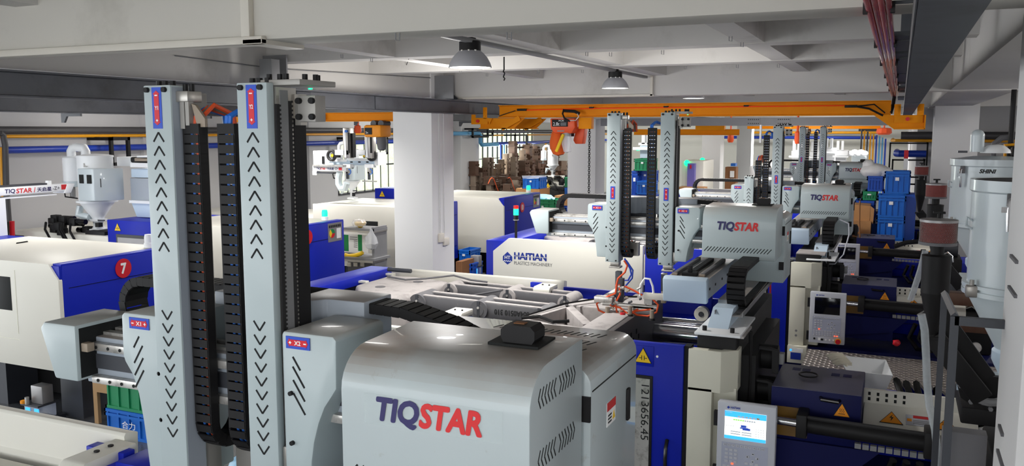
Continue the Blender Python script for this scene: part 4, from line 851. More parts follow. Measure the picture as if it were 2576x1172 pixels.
        for k, yc in enumerate((6.12, 6.67)):
            pins = [(-3.54, 1.80), (-2.98, 1.79), (-2.46, 1.78)]
            for j, (x, z) in enumerate(pins):
                pn_ = MB().cyl((X(x), Y(yc-.12), z), (X(x), Y(yc+.15), z), .075 if j < 2 else .066, n=24).build('toggle_pin', 'cast_grey' if k == 0 else 'dusty', m)
                MB().cyl((X(x), Y(yc-.125), z), (X(x), Y(yc-.115), z), .045, n=20).build('pin_plate', 'cast_grey', pn_)
                B(X(x-.012), X(x+.012), Y(yc-.128), Y(yc-.12), z-.055, z+.07).build('lock_plate', 'dark_steel', pn_); MB().cyl((X(x), Y(yc-.133), z+.02), (X(x), Y(yc-.125), z+.02), .01, n=8).build('bolt', 'steel_bright', pn_)
            for y0, y1 in ((yc-.10, yc-.04), (yc+.06, yc+.12)):
                for (xa, za), (xb, zb) in zip(pins, pins[1:]):
                    g = MB(); seg2((X(xa), za), (X(xb), zb), .125, 'y', Y(y0), Y(y1), g); ln = g.build('toggle_link', 'cast_grey', m, bevel=.012)
                    g = MB(); seg2((X(xa), za+.063), (X(xb), zb+.063), .006, 'y', Y(y0+.008), Y(y1-.008), g); g.build('dust_layer', 'dusty', ln)
            if k == 0 and dy == 0: text('604A0510 310', (X(-2.7), Y(yc-.104), 1.785), .045, 'print_black', m, .3, face=Matrix.Rotation(PI, 4, 'Y') @ Matrix.Rotation(PI/2, 4, 'X'), name='cast_number', bold=.02)
        # moving platen with ribs
        mp = B(X(-1.93), X(-1.74), Y(5.42), Y(6.78), 1.1, 1.87).build('moving_platen', 'dusty', m, bevel=.012)
        fc = B(X(-1.745), X(-1.70), Y(5.4), Y(6.8), 1.0, 1.86).build('platen_face', 'platen_dark', m, bevel=.006)
        o = None
        for a in range(4):
            for b in range(4):
                for c in (0, 1):
                    q = (X(-1.699), Y(5.6+a*.14+c*.06), 1.74-b*.13-c*.05)
                    if o is None: o = B(q[0]-.002, q[0]+.001, q[1]-.012, q[1]+.012, q[2]-.018, q[2]+.018).build('platen_slot', 'slot_dark', fc)
                    else: again(o, V(q)-ORI[o]-V((-.0005, 0, .018)))
        for (x0, y0), (x1, y1) in (((-2.4, 5.6), (-2.28, 6.15)), ((-2.28, 6.15), (-1.93, 5.6)), ((-2.28, 6.2), (-1.93, 6.7)), ((-1.93, 5.45), (-2.4, 5.55))):
            g = MB(); seg2((X(x0), Y(y0)), (X(x1), Y(y1)), .07, 'z', 1.25, 1.86, g); g.build('platen_rib', 'dusty', m, bevel=.006)
        B(X(-2.3), X(-1.93), Y(6.2), Y(6.5), 1.2, 1.85).build('crosshead', 'dusty', m, bevel=.01)
        MB().tube([(X(-2.42), Y(5.6), 1.87), (X(-2.3), Y(6.1), 1.88), (X(-2.0), Y(6.4), 1.91), (X(-1.85), Y(6.55), 1.89)], .007, 5).build('cable', 'black', m)
        MB().tube([(X(-2.4), Y(5.52), 1.875), (X(-2.28), Y(5.56), 1.89), (X(-2.15), Y(5.5), 1.875), (X(-2.05), Y(5.55), 1.88)], .012, 6).build('hose_bundle', 'black', m)
        for x0, x1, y, z, r in ((-1.8, -1.0, 6.55, 1.62, .075), (-3.0, -1.0, 6.82, 1.66, .03), (-3.0, -1.0, 6.74, 1.64, .022), (-1.8, -1.0, 5.55, 1.3, .075)): MB().cyl((X(x0), Y(y), z), (X(x1), Y(y), z), r, n=20).build('tie_bar', 'chrome', m)
    # mould space, door, platen and cream corner cover
    B(X(-1.78), X(-1.12), Y(6.3), Y(6.32), .98, 1.5).build('mould_space_back', 'platen_dark', m)
    if door:
        dr = thing_part = B(X(-1.62), X(-1.165), Y(5.2), Y(5.25), .78, 1.87).build('safety_door', 'blue', m, bevel=.004)
        B(X(-1.62), X(-1.355), Y(5.193), Y(5.2), .8, 1.66).build('window_frame', 'black', dr, bevel=.004); B(X(-1.6), X(-1.372), Y(5.188), Y(5.194), .85, 1.64).build('door_window', 'steel_bright', dr)
        if dy == 0: text('1213656.45', (X(-1.40), Y(5.186), 1.42), .05, 'print_black', dr, .36, face=Matrix.Rotation(PI/2, 4, 'X') @ Matrix.Rotation(-PI/2, 4, 'Z'), name='mould_number')
        B(X(-1.5), X(-1.352), Y(5.196), Y(5.2), 1.72, 1.85).build('sign_panel', 'blue', dr, bevel=.003)
        if sign: warn(dr, X(-1.42), 1.79, Y(5.195), .1, 'clamp', 'warn_yellow')
        MB().tube([(X(-1.255), Y(5.195), 1.0), (X(-1.255), Y(5.16), 1.03), (X(-1.255), Y(5.15), 1.15), (X(-1.255), Y(5.16), 1.22), (X(-1.255), Y(5.195), 1.26)], .012, 8).build('door_handle', 'black_gloss', dr)
        MB().cyl((X(-1.33), Y(5.196), 1.79), (X(-1.33), Y(5.2), 1.79), .008, n=8).build('screw', 'print_white', dr)
    B(X(-1.165), X(-1.125), Y(5.22), Y(5.3), .8, 1.87).build('door_gap', 'black', m)  # black strip filling the gap between door and corner cover
    fp = B(X(-1.1), X(-.86), Y(5.28), Y(6.9), .98, 1.935).build('fixed_platen', 'black', m, bevel=.008); B(X(-1.1), X(-.82), Y(5.3), Y(5.62), 1.93, 1.945).build('platen_top', 'dusty', m)
    pts = [(X(-1.135), Y(5.2)), (X(-.935), Y(5.2)), (X(-.845), Y(5.29)), (X(-.845), Y(5.4)), (X(-.87), Y(5.4)), (X(-.945), Y(5.26)), (X(-1.135), Y(5.26))]
    cv = MB().prism(pts, 'z', 1.6, 1.86).build('corner_cover', 'cream_dark', m, bevel=.003)
    B(X(-1.135), X(-.985), Y(5.2), Y(5.3), 1.0, 1.62).build('cover_post', 'cream_dark', cv, bevel=.003); B(X(-.985), X(-.85), Y(5.27), Y(5.33), 1.0, 1.62).build('cover_recess', 'cream_dark', cv)
    B(X(-1.135), X(-.945), Y(5.15), Y(5.3), .82, 1.0).build('cover_foot', 'cream_dark', cv, bevel=.004)
    if dy > 2:
        B(X(-1.1), X(-1.0), Y(5.146), Y(5.15), .86, .93).build('rating_label', 'print_blue', cv); B(X(-1.11), X(-.98), Y(5.147), Y(5.15), .935, .975).build('rating_label', 'print_white', cv)
        MB().cyl((X(-1.1), Y(5.145), .955), (X(-1.1), Y(5.15), .955), .012, n=10).build('seal', 'screen_blue', cv)
        for z in (1.15, 1.1): MB().cyl((X(-1.06), Y(5.197), z), (X(-1.06), Y(5.2), z), .012, n=10).build('cap', 'steel_grey', cv)
    B(X(-.87), X(-.845), Y(5.29), Y(5.31), 1.65, 1.7).build('cover_notch', 'alu', cv)
    panel(m, X(-.925), Y(5.08), 1.07, on)
    if not feed: return m
    # injection unit
    B(X(-.86), X(-.76), Y(5.42), Y(6.6), .98, 1.8).build('platen_back', 'black', m)
    for z, y in ((1.80, 5.62), (1.62, 5.5)):
        MB().cyl((X(-.78), Y(y+.1), z-.07), (X(-.66), Y(y+.1), z-.07), .08, n=18).build('hydraulic_motor', 'black', m)
        MB().prism([(X(-.685), z-.15), (X(-.645), z-.15), (X(-.645), z), (X(-.7), z+.015), (X(-.77), z+.015), (X(-.77), z-.0), (X(-.69), z-.005)], 'y', Y(y-.02), Y(y+.02)).build('bracket', 'rubber', m, bevel=.004, smooth=False); B(X(-.645), X(-.615), Y(y), Y(y+.06), z-.09, z-.02).build('terminal', 'steel_grey', m, bevel=.003)
    MB().lathe((X(-.7), Y(5.62), 1.36), [(.05, 0), (.07, .02), (.07, .08), (.04, .11)], 14).build('nozzle_cap', 'cast_grey', m)
    for y in (5.42, 5.46): MB().tube([(X(-.8), Y(y), 1.95), (X(-.79), Y(y), 1.7), (X(-.8), Y(y), 1.3), (X(-.77), Y(y), 1.1)], .01, 6).build('hose', 'black', m)
    B(X(-.72), X(-.58), Y(5.62), Y(5.9), 1.25, 1.5).build('nozzle_guard', 'cast_grey', m, bevel=.03)
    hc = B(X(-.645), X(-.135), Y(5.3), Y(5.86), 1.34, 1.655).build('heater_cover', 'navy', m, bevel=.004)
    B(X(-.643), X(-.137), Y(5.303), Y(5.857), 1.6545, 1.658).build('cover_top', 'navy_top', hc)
    for x, y in ((-.57, 5.72), (-.51, 5.72), (-.33, 5.68), (-.26, 5.68)): B(X(x), X(x+.05), Y(y), Y(y+.06), 1.6575, 1.6595).build('vent', 'navy', hc)
    MB().tube([(X(-.46)+.055*math.cos(a), Y(5.6)+.06*math.sin(a), 1.67) for a in [2*PI*k/20 for k in range(20)]], .005, 6, closed=True).build('lifting_ring', 'black', hc)
    MB().tube([(X(-.36), Y(5.295), 1.622), (X(-.355), Y(5.26), 1.62), (X(-.26), Y(5.26), 1.615), (X(-.255), Y(5.295), 1.615)], .011, 8).build('handle', 'black_gloss', hc)
    warn(hc, X(-.24), 1.562, Y(5.298), .085, 'heat')
    B(X(-.62), X(-.43), Y(5.294), Y(5.3), 1.36, 1.54).build('peek_window', 'amber', hc)
    B(X(-.66), X(-.15), Y(5.32), Y(5.7), 1.1, 1.34).build('unit_base', 'navy', m); MB().prism([(X(-.66), 1.34), (X(-.02), 1.34), (X(-.16), 1.2), (X(-.66), 1.12)], 'y', Y(5.28), Y(5.33)).build('base_plate', 'navy', m, smooth=False)
    MB().cyl((X(-.62), Y(5.22), 1.475), (X(-.47), Y(5.22), 1.47), .024, n=12).build('piston_rod', 'chrome', m)
    B(X(-.48), X(-.42), Y(5.13), Y(5.3), 1.41, 1.55).build('cylinder_flange', 'black', m, bevel=.008); MB().cyl((X(-.42), Y(5.22), 1.472), (X(.24), Y(5.22), 1.455), .05, n=20).build('cylinder', 'black', m)
    MB().cyl((X(-.42), Y(5.17), 1.53), (X(.24), Y(5.17), 1.52), .012, n=8).build('tie_rod', 'rubber', m)
    B(X(.2), X(.27), Y(5.13), Y(5.3), 1.39, 1.54).build('cylinder_head', 'black', m, bevel=.008)
    o = None
    for k in range(9):
        if o is None: o = B(X(-.16), X(-.125), Y(5.25), Y(5.28), 1.355, 1.385).build('slot_plate', 'steel_grey', m)
        else: again(o, (k*.042, 0, -.001*k))
    # terminal shelf with warning signs
    sh = MB().prism([(Y(5.5), 1.36), (Y(5.5), 1.42), (Y(5.72), 1.5), (Y(5.72), 1.36)], 'x', X(-.13), X(.5)).build('terminal_cover', 'cream', m, bevel=.002, smooth=False)
    bk = B(X(-.14), X(.46), Y(5.72), Y(5.75), 1.4, 1.585).build('terminal_back', 'cream', m)
    o = None
    for k in range(5):
        for j in range(2):
            if o is None: o = B(X(-.11), X(-.095), Y(5.717), Y(5.721), 1.55, 1.57).build('punched_hole', 'slot_dark', bk)
            else: again(o, (k*.05, 0, -j*.034))
    for x, gl in ((.03, 'bolt'), (.33, 'burst')):
        T = Matrix.Translation((X(x), Y(5.6), 1.458)) @ Matrix.Rotation(-math.radians(70), 4, 'X')
        before = set(bpy.data.objects); q = warn(sh, 0, 0, 0, .12, gl)
        for ob in set(bpy.data.objects)-before:
            if ob.parent == sh:
                w0 = ORI[ob].copy(); ob.location = (T @ w0)-ORI[sh]; ob.rotation_euler = T.to_euler()
    T = Matrix.Translation((X(.175), Y(5.6), 1.4585)) @ Matrix.Rotation(-math.radians(70), 4, 'X')
    lb = MB().box(-.065, .065, -.001, .001, -.05, .05); lb.v = [tuple(T @ V(q)) for q in lb.v]; lb = lb.build('caution_label', 'plastic_grey', sh, smooth=False)
    for (a, b, c, d_), mt_ in (((-.025, .06, .02, .045), 'print_red'), ((-.025, .06, -.005, .0), 'print_grey'), ((-.025, .06, -.02, -.014), 'print_grey'), ((-.025, .06, -.035, -.029), 'print_grey'), ((-.058, -.032, -.015, .01), 'warn_orange')):
        q = MB().box(a, b, -.0022, -.001, c, d_); q.v = [tuple(T @ V(z)) for z in q.v]; q.build('label_print', mt_, lb, smooth=False)
    B(X(.3), X(.75), Y(5.6), Y(6.2), .98, 1.38).build('screw_drive', 'black', m, bevel=.02); MB().cyl((X(.35), Y(5.9), 1.5), (X(.7), Y(5.9), 1.5), .13, n=20).build('drive_motor', 'dark_steel', m)
    for k in range(5):
        a = random.uniform(0, .15)
        MB().tube([(X(.1+.05*k), Y(6.0), 1.45), (X(.05+.06*k), Y(6.1), 1.52+a*.3), (X(.12+.06*k), Y(6.3), 1.42), (X(.2+.05*k), Y(6.45), 1.3)], .022, 6).build('hose', 'black_gloss', m)
    MB().tube([(X(.5), Y(5.62), 1.44), (X(.56), Y(5.6), 1.47), (X(.62), Y(5.58), 1.42), (X(.63), Y(5.58), 1.34)], .015, 8).build('steel_pipe', 'chrome', m)
    for k in range(3):
        MB().tube([(X(.05+.07*k), Y(5.3), 1.3), (X(.0+.09*k), Y(5.35), 1.15), (X(.08+.08*k), Y(5.3), 1.05), (X(.2+.06*k), Y(5.15), 1.08)], .024, 6).build('hose', 'black_gloss', m)
    return m
machine(0, 0, 'injection machine with open toggle clamp, blue door and lit operator screen', 1.80, on=True, sign=True)
machine(.17, 3.95, 'injection machine with a cream side guard and a blue maker logo', 1.945, logo=True, gdx=-.17)
machine(.13, 8.05, 'third injection machine, panel just behind a coiled white cable', 1.9, toggles=False)
machine(.2, 12.6, 'farthest injection machine of the right row, mostly behind the others', 1.9, toggles=False)
# clamp rail end of the machine below the nearest robot
m0 = thing('injection_machine', (-3.2, 2, 0), 'injection machine at the lower left corner, only its cream rail and bright bars in view', 'machine')
MB().prism([(2.58, 1.66), (2.66, 1.66), (2.67, 1.885), (2.605, 1.9), (2.595, 1.885), (2.6, 1.72), (2.58, 1.7)], 'x', -4.9, -3.0).build('rear_rail', 'cream', m0, bevel=.003)
B(-4.9, -3.06, 2.42, 2.52, 1.68, 1.705).build('lower_rail', 'cream', m0, bevel=.004); 
for y, z, r in ((2.36, 1.67, .03), (2.24, 1.64, .03), (2.12, 1.6, .06)): MB().cyl((-4.9, y, z), (-2.6, y, z), r, n=18).build('tie_bar', 'chrome', m0)
B(-3.62, -3.6, 2.36, 2.4, 1.66, 1.735).build('clip', 'cream', m0, bevel=.003)
w_ = MB().prism([(2.30, 1.6), (2.30, 1.84), (2.34, 1.87), (2.6, 1.87), (2.6, 1.82), (2.40, 1.82), (2.37, 1.79), (2.37, 1.6)], 'x', -3.06, -2.93).build('roller_bracket', 'cream', m0, bevel=.01)
for k in (2.45, 2.52): MB().cyl((-2.995, k, 1.87), (-2.995, k, 1.876), .012, n=8).build('screw', 'black', w_)
MB().cyl((-3.12, 2.36, 1.71), (-3.12, 2.42, 1.71), .06, n=18).build('roller', 'cream', m0); B(-3.12, -2.9, 2.5, 2.56, 1.5, 1.86).build('roller_plate', 'blue', m0, bevel=.004); B(-2.88, -2.72, 2.44, 2.6, 1.55, 1.85).build('guide_channel', 'blue', m0, bevel=.004)
B(-4.9, -2.4, 1.2, 2.6, 0, 1.2).build('bed', 'dark_steel', m0)
B(-2.36, -2.0, 2.35, 2.7, 1.0, 1.63).build('guide_block', 'cream', m0, bevel=.01)
props(B(-2.6, -1.7, 2.9, 3.5, .9, 1.55).build('service_box', 'green_mat', bevel=.01), 'green surface seen between the two nearest robot arms', 'box')
p = at(625, 1150, Y=2.75); props(MB().ball((p.x+.06, p.y, p.z-.09), .16, .13, .13, 10).build('plastic_bag', 'cyan_bag', noise=.006), 'pale blue plastic bag showing between the nearest robot arms', 'bag')

# ------------------------------------------------------------------ left row of machines
def K(p): return (p-V((0, 0, EYE))).length/FPX*1.02
def left_machine(Y0, wid, XL, label, num=None, lamp='green_glow', status=False, slot=None, XR=-8.0, zt=1.80, zb=.64):
    m = thing('injection_machine', ((XL+XR)/2, Y0+wid/2, 0), label, 'machine')
    pts = [(XL, zb), (XL, zt), (XR-.14, zt), (XR, zt-.17), (XR, zb+.06), (XR-.07, zb)]
    g = MB().prism(pts, 'y', Y0, Y0+.05).build('side_guard', 'cream', m, bevel=.006)
    B(XL, XR-.03, Y0+.05, Y0+wid, zb+.02, zt-.005).build('guard_body', 'cream', m, bevel=.012)
    e = B(XR-.03, XR, Y0+.05, Y0+wid, zb+.02, zt-.02).build('end_guard', 'blue', m, bevel=.006)
    B(XR-.13, XR-.005, Y0+.045, Y0+wid, zt-.04, zt).build('top_edge', 'blue', m, bevel=.004); MB().prism([(XR-.13, zt-.02), (XR-.005, zt-.02), (XR-.005, zt-.16)], 'y', Y0+.02, Y0+.06).build('corner_plate', 'blue', m, smooth=False)
    B(XR, XR+.002, Y0+.12, Y0+wid-.05, zt-.27, zt-.262).build('panel_seam', 'navy', e); B(XR, XR+.002, Y0+.12, Y0+wid-.05, zb+.27, zb+.278).build('panel_seam', 'navy', e)
    if num:
        c = V((XR+.004, Y0+.05+num[1], zt-num[2]))
        n_ = MB().cyl(c, c+V((.008, 0, 0)), .11, n=32).build('number_sign', 'red', e); 
        if num[0]: text(num[0], c+V((.0095, 0, 0)),   .125, 'print_white', n_, .078 if len(num[0]) < 2 else .1, face='right', bold=.03)
    if lamp:
        c = (XR-.2, Y0+wid-.22, zt)
        b_ = MB().lathe(c, [(.055, 0), (.055, .05), (.05, .06)], 16).build('beacon_base', 'white_paint', m); MB().lathe(c, [(.046, .06), (.048, .12), (.04, .16), (.001, .165)], 16).build('beacon_lens', lamp, b_)
    if status:
        B(XR, XR+.004, Y0+wid-.42, Y0+wid-.06, zt-.32, zt-.03).build('status_board', 'mesh_grey', e)
        for a in range(3):
            c = V((XR+.006, Y0+wid-.32, zt-.19)); t0 = a*2*PI/3
            MB().prism([(c.y, c.z)]+[(c.y+.07*math.cos(t0+2*PI/3*k/6), c.z+.07*math.sin(t0+2*PI/3*k/6)) for k in range(7)], 'x', XR+.004, XR+.007).build('status_dial', ('print_green', 'warn_yellow', 'red')[a], e, smooth=False)
        B(XR+.004, XR+.006, Y0+wid-.2, Y0+wid-.09, zt-.28, zt-.12).build('status_card', 'print_white', e)
        for k in range(7): B(XR+.004, XR+.006, Y0+wid-.4+k*.046, Y0+wid-.368+k*.046, zt-.1, zt-.06).build('status_title', 'print_black', e)
    if slot: B(slot[0], slot[1], Y0-.003, Y0+.001, slot[2], slot[3]).build('guard_window', 'slot_dark', g, bevel=.001)
    for x in (XR-.35, XR-1.6):
        B(x-.17, x+.17, Y0+.35, Y0+.75, 0, zb+.02).build('leg', 'dark_steel', m)
    B(XL, XR-.25, Y0+.8, Y0+wid-.1, .05, zb).build('underframe', 'black', m)
    return m
m7 = left_machine(6.2, 1.62, -10.6, 'injection machine number 7 with a cream guard and blue end plate', num=('7', .78, .155), lamp='white_paint', slot=(-8.95, -8.75, 1.25, 1.62))
for (a, b, c, d_) in ((-8.68, -8.67, 1.0, 1.7), (-9.4, -8.67, .93, .935)): B(a, b, 6.197, 6.2, c, d_).build('panel_seam', 'cream_dark', m7)
B(-11.9, -10.6, 6.4, 8.3, .7, 1.70).build('door_unit', 'blue', m7, bevel=.01); MB().tube([at(43, 612, Z=1.74), at(43, 612, Z=1.80), at(68, 608, Z=1.80), at(68, 608, Z=1.74)], .012, 6).build('handle', 'black', m7)
m8 = left_machine(9.72, 1.6, -10.3, 'injection machine with a green beacon and a status board on its blue end', num=('', .62, .18), status=True)
m9 = left_machine(13.5, 1.7, -10.25, 'injection machine behind the white column, with a dark guard slot', slot=(-9.22, -8.78, 1.3, 1.52), lamp=None)
m10 = left_machine(16.2, 2.0, -9.6, 'injection machine number 10, right of the white column, with a green beacon', num=('10', .9, .26), status=True, slot=(-8.9, -8.55, 1.3, 1.66), XR=-7.45)
# injection side of number eight: bed, blue door, valves
B(-13.85, -11.6, 9.95, 11.6, .7, 1.5).build('injection_bed', 'cream', m8, bevel=.03); B(-13.87, -13.6, 9.93, 11.0, .75, 1.42).build('bed_end', 'dark_steel', m8, bevel=.03)
bd = B(-11.62, -10.32, 9.95, 11.3, .7, 1.77).build('door_unit', 'blue', m8, bevel=.006); B(-11.42, -10.32, 9.935, 9.95, .8, 1.55).build('door_frame', 'dark_steel', bd); B(-11.38, -10.34, 9.925, 9.936, .8, 1.5).build('door_window', 'mesh_grey', bd); warn(bd, -11.39, 1.665, 9.948, .13, 'clamp', 'warn_yellow')
def valves(parent, c, w, n, seed):
    rnd = random.Random(seed); o = None
    for k in range(n):
        q = V((c[0]+rnd.uniform(-w, w), c[1]+rnd.uniform(-.2, .2), c[2]+rnd.uniform(0, .22)))
        if k % 3 == 2: MB().cyl(q, q+V((rnd.uniform(.1, .25), 0, 0)), .045, n=10).build('solenoid', 'black_gloss', parent)
        else: B(q.x-.08, q.x+.06, q.y-.06, q.y+.06, q.z-.06, q.z+.06).build('valve_block', 'black', parent, bevel=.012)
    for k in range(4):
        q = V((c[0]+rnd.uniform(-w, w)*1.2, c[1]-.15, c[2])); MB().tube([q+V((0, 0, .15)), q+V((.1, -.1, .05)), q+V((.25, -.12, -.12)), q+V((.45, -.1, -.18))], .02, 6).build('hose', 'black', parent)
valves(m8, (-12.65, 10.05, 1.52), .3, 16, 1)
B(-12.2, -11.75, 10.0, 10.6, 1.4, 1.56).build('hopper_block', 'black', m8, bevel=.01)
# number nine and ten injection sides
B(-13.8, -10.25, 13.8, 15.3, .7, 1.5).build('injection_bed', 'cream', m9, bevel=.03); q = at(966, 485, Y=13.9)
bd = B(at(943, 480, Y=15.3).x, at(990, 480, Y=15.3).x+.3, 15.3, 15.9, 1.2, at(960, 474, Y=15.3).z).build('door_unit', 'blue', m9, bevel=.006); warn(bd, at(961, 487, Y=15.29).x, at(961, 487, Y=15.29).z, 15.295, .13, 'clamp', 'warn_yellow')
valves(m9, (-11.5, 13.9, 1.62), .28, 14, 2)

def dryer(name, px, py0, pyb, pyc, pye, Y, rpx, label, lid='white_paint', left=True, boxes=True):
    "hopper dryer: axis, lid top, drum bottom, cone bottom and base bottom as seen at depth Y"
    a, b, c, e = (at(px, q, Y=Y) for q in (py0, pyb, pyc, pye)); k = K(a); r = rpx*k; x = a.x
    d = thing(name, (x, Y, e.z), label, 'dryer')
    MB().lathe((x, Y, b.z), [(r, 0), (r, a.z-b.z-.03), (r*1.04, a.z-b.z-.03), (r*1.04, a.z-b.z), (r*.6, a.z-b.z+.02), (.001, a.z-b.z+.03)], 32).build('drum', lid, d)
    MB().lathe((x, Y, b.z), [(r*1.02, .0), (r*1.16, .0), (r*1.16, -.03), (r*1.02, -.03)], 32).build('flange', lid, d)
    MB().lathe((x, Y, c.z), [(r*.3, 0), (r*.98, b.z-c.z-.03), (r*.98, b.z-c.z)], 32).build('cone', lid, d)
    MB().lathe((x, Y, c.z), [(r*.34, 0), (r*.5, 0), (r*.5, -.03), (r*.3, -.04), (r*.28, (e.z-c.z)*.6), (r*.45, e.z-c.z)], 20).build('neck', lid, d)
    B(x-r*.5, x+r*.55, Y-r*.5, Y+r*.5, e.z, e.z+.03).build('base', lid, d); B(x+r*.3, x+r*.6, Y-r*.5, Y-r*.2, c.z-.12, c.z-.05).build('sight_box', 'print_black', d)
    MB().cyl((x+r*.3, Y-r*.3, c.z-.01), (x+r*1.1, Y-r*.5, c.z-.0), .012, n=6).build('slide_handle', 'dark_steel', d)
    if left:
        bx = x-r*1.75; bh = (a.z-b.z)
        MB().lathe((bx, Y-.05, b.z+bh*.42), [(r*.5, 0), (r*.52, 0), (r*.52, bh*.52), (r*.45, bh*.55), (.001, bh*.56)], 20).build('blower_filter', 'white_paint', d)
        MB().lathe((bx, Y-.05, b.z+bh*.28), [(r*.3, 0), (r*.56, bh*.02), (r*.56, bh*.14)], 20).build('blower', 'dryer_paint', d)
        MB().cyl((bx-.02, Y-.05, b.z+bh*.05), (bx-.02, Y-.05, b.z+bh*.3), r*.16, n=10).build('drain', 'steel_grey', d)
        MB().tube([(bx, Y-.05, a.z-.03), (bx, Y-.05, a.z+.07), (bx+.04, Y-.05, a.z+.12), (bx+.12, Y-.04, a.z+.14), (x-r*.75, Y-.02, a.z+.12), (x-r*.66, Y-.02, a.z+.07), (x-r*.65, Y-.02, a.z-.02)], r*.26, 12).build('air_elbow', 'white_paint', d)
        MB().tube([(x-r, Y-.1, b.z-.1), (x-r*1.1, Y-.12, b.z-.25), (x-r*.7, Y-.12, c.z+.05), (x-r*.3, Y-.1, c.z+.03)], r*.22, 10).build('air_hose', 'dryer_paint', d)
        MB().tube([(bx-.1, Y-.15, b.z+bh*.25), (bx-.08, Y-.15, b.z+.05), (x-r, Y-.15, b.z+.03)], .012, 6).build('cable', 'black', d)
    if boxes:
        x0, x1 = x+r*.1, x+r*1.35
        bx_ = MB().prism([(x0, Y-r*1.35), (x1, Y-r*1.3), (x1+r*.6, Y-r*.4), (x1+r*.6, Y+r*.3), (x1-.02, Y+r*.1), (x0, Y-r*.8)], 'z', b.z+.02, a.z-(a.z-b.z)*.27).build('control_box', 'dryer_paint', d, bevel=.015)
        zt = a.z-(a.z-b.z)*.27
        for u in (.12, .62): B(x0+(x1-x0)*u, x0+(x1-x0)*(u+.26), Y-r*1.37, Y-r*1.33, zt-.22*(zt-b.z)*2.0, zt-.09*(zt-b.z)*2.0).build('display_window', 'slot_dark', bx_)
        B(x1+r*.2, x1+r*.22, Y-r*1.02, Y-r*.98, zt-.3, zt-.16).build('box_handle', 'black', bx_)
    MB().tube([(x+r*.25, Y-r*.98, a.z-.12), (x+r*.28, Y-r*1.02, a.z-.17), (x+r*.45, Y-r*.95, a.z-.17)], .01, 6).build('latch', 'steel_bright', d)
    return d
d8 = dryer('hopper_dryer', 238, 391, 503, 550, 578, 10.3, 37, 'white hopper dryer with a blower can and control box, on the left machine')
d9 = dryer('hopper_dryer', 884, 376, 454, 478, 500, 14.6, 18, 'white hopper dryer behind the small white robot with two silver arms')
d11 = dryer('hopper_dryer', 1391, 378, 414, 428, 444, 25, 13, 'small white hopper dryer right of the barred window', boxes=False)
# small robots of the left row
def lettering(parent, pts):
    for s, p, h, w, m in pts: text(s, p, h, m, parent, w, face='right', bold=.02, shear=.1 if s in ('TIQ', 'STAR') else 0)
s7 = thing('picker_robot', (-11.75, 8.4, 2.0), 'white picker robot beam with lettering at the left edge', 'robot')
y0, y1 = 6.4, 9.32
b_ = MB().prism([(-11.95, 2.27), (-11.7, 2.27), (-11.7, 2.385), (-11.95, 2.385)], 'y', y0, y1).build('beam', 'white_paint', s7, bevel=.008)
MB().prism([(y1, 2.385), (y1+.14, 2.38), (y1+.06, 2.24), (y1-.06, 2.24)], 'x', -11.96, -11.69).build('beam_cap', 'white_paint', b_, bevel=.01)
B(-11.9, -11.75, y0, y1-.3, 2.385, 2.41).build('rail', 'dark_steel', b_); B(-11.85, -11.78, y1-.25, y1-.2, 2.385, 2.44).build('stopper', 'white_paint', b_)
lettering(b_, (('TIQ', (-11.698, 8.38, 2.325), .07, .16, 'print_navy'), ('STAR', (-11.698, 8.60, 2.325), .07, .25, 'print_red'), ('/', (-11.698, 8.77, 2.325), .075, .03, 'print_red'), ('天启星', (-11.698, 8.93, 2.325), .065, .24, 'print_navy'), ('-Z+', (-11.698, 9.13, 2.328), .055, .12, 'print_grey')))
B(-11.7, -11.697, 9.22, 9.31, 2.30, 2.375).build('red_label', 'print_red', b_)
B(-11.9, -11.72, 7.6, 9.15, 2.22, 2.24).build('lower_rail', 'white_paint', s7); B(-11.95, -11.7, 6.3, 8.3, 1.0, 2.24).build('stand', 'white_paint', s7)
s8 = thing('picker_robot', (-11.0, 10.6, 1.76), 'white picker robot on its stand, half hidden by the left arm of the nearest robot', 'robot')
q = lambda a, b, c, d_, Y0, Y1, n, mt, **k: B(at(a, d_, Y=Y0).x, at(c, b, Y=Y0).x, Y0, Y1, at((a+c)/2, d_, Y=Y0).z, at((a+c)/2, b, Y=Y0).z).build(n, mt, s8, **k)
st = MB().prism([(at(350, 556, Y=10.4).x-.05, 1.78), (at(375, 556, Y=10.4).x+.1, 1.78), (at(375, 556, Y=10.4).x+.1, 2.06), (at(330, 556, Y=10.4).x, 2.06)], 'y', 10.4, 11).build('stand', 'pale_blue', s8, bevel=.01)
q(330, 448, 382, 508, 10.4, 10.9, 'column', 'robot_side', bevel=.01); q(325, 505, 385, 512, 10.35, 10.95, 'column_flange', 'white_paint'); q(294, 395, 333, 418, 10.6, 11, 'motor_box', 'white_paint', bevel=.01); q(330, 425, 385, 447, 10.4, 10.8, 'carriage', 'pale_blue', bevel=.01)
q(328, 410, 385, 421, 10.3, 10.5, 'rail_plate', 'white_paint'); q(327, 395, 380, 410, 10.4, 10.6, 'cable_duct', 'black', bevel=.03); q(338, 398, 378, 406, 10.35, 10.4, 'cable_bundle', 'tan', bevel=.01); q(344, 392, 380, 396, 10.3, 10.6, 'top_cover', 'white_paint')
s9 = thing('picker_robot', (at(870, 430, Y=13.7).x, 13.9, 2.3), 'small white picker robot with two silver vertical arms, left of the white column', 'robot')
def q9(a, b, c, d_, n, mt, Y0=13.8, Y1=14.0, par=None, **k):
    return B(at(a, d_, Y=Y0).x, at(c, d_, Y=Y0).x, Y0, Y1, at(a, d_, Y=Y0).z, at(a, b, Y=Y0).z).build(n, mt, par or s9, **k)
q9(788, 379, 826, 414, 'control_box', 'white_paint', 13.9, 14.3, bevel=.01); q9(810, 393, 816, 412, 'cable_port', 'black', 13.89, 13.9)
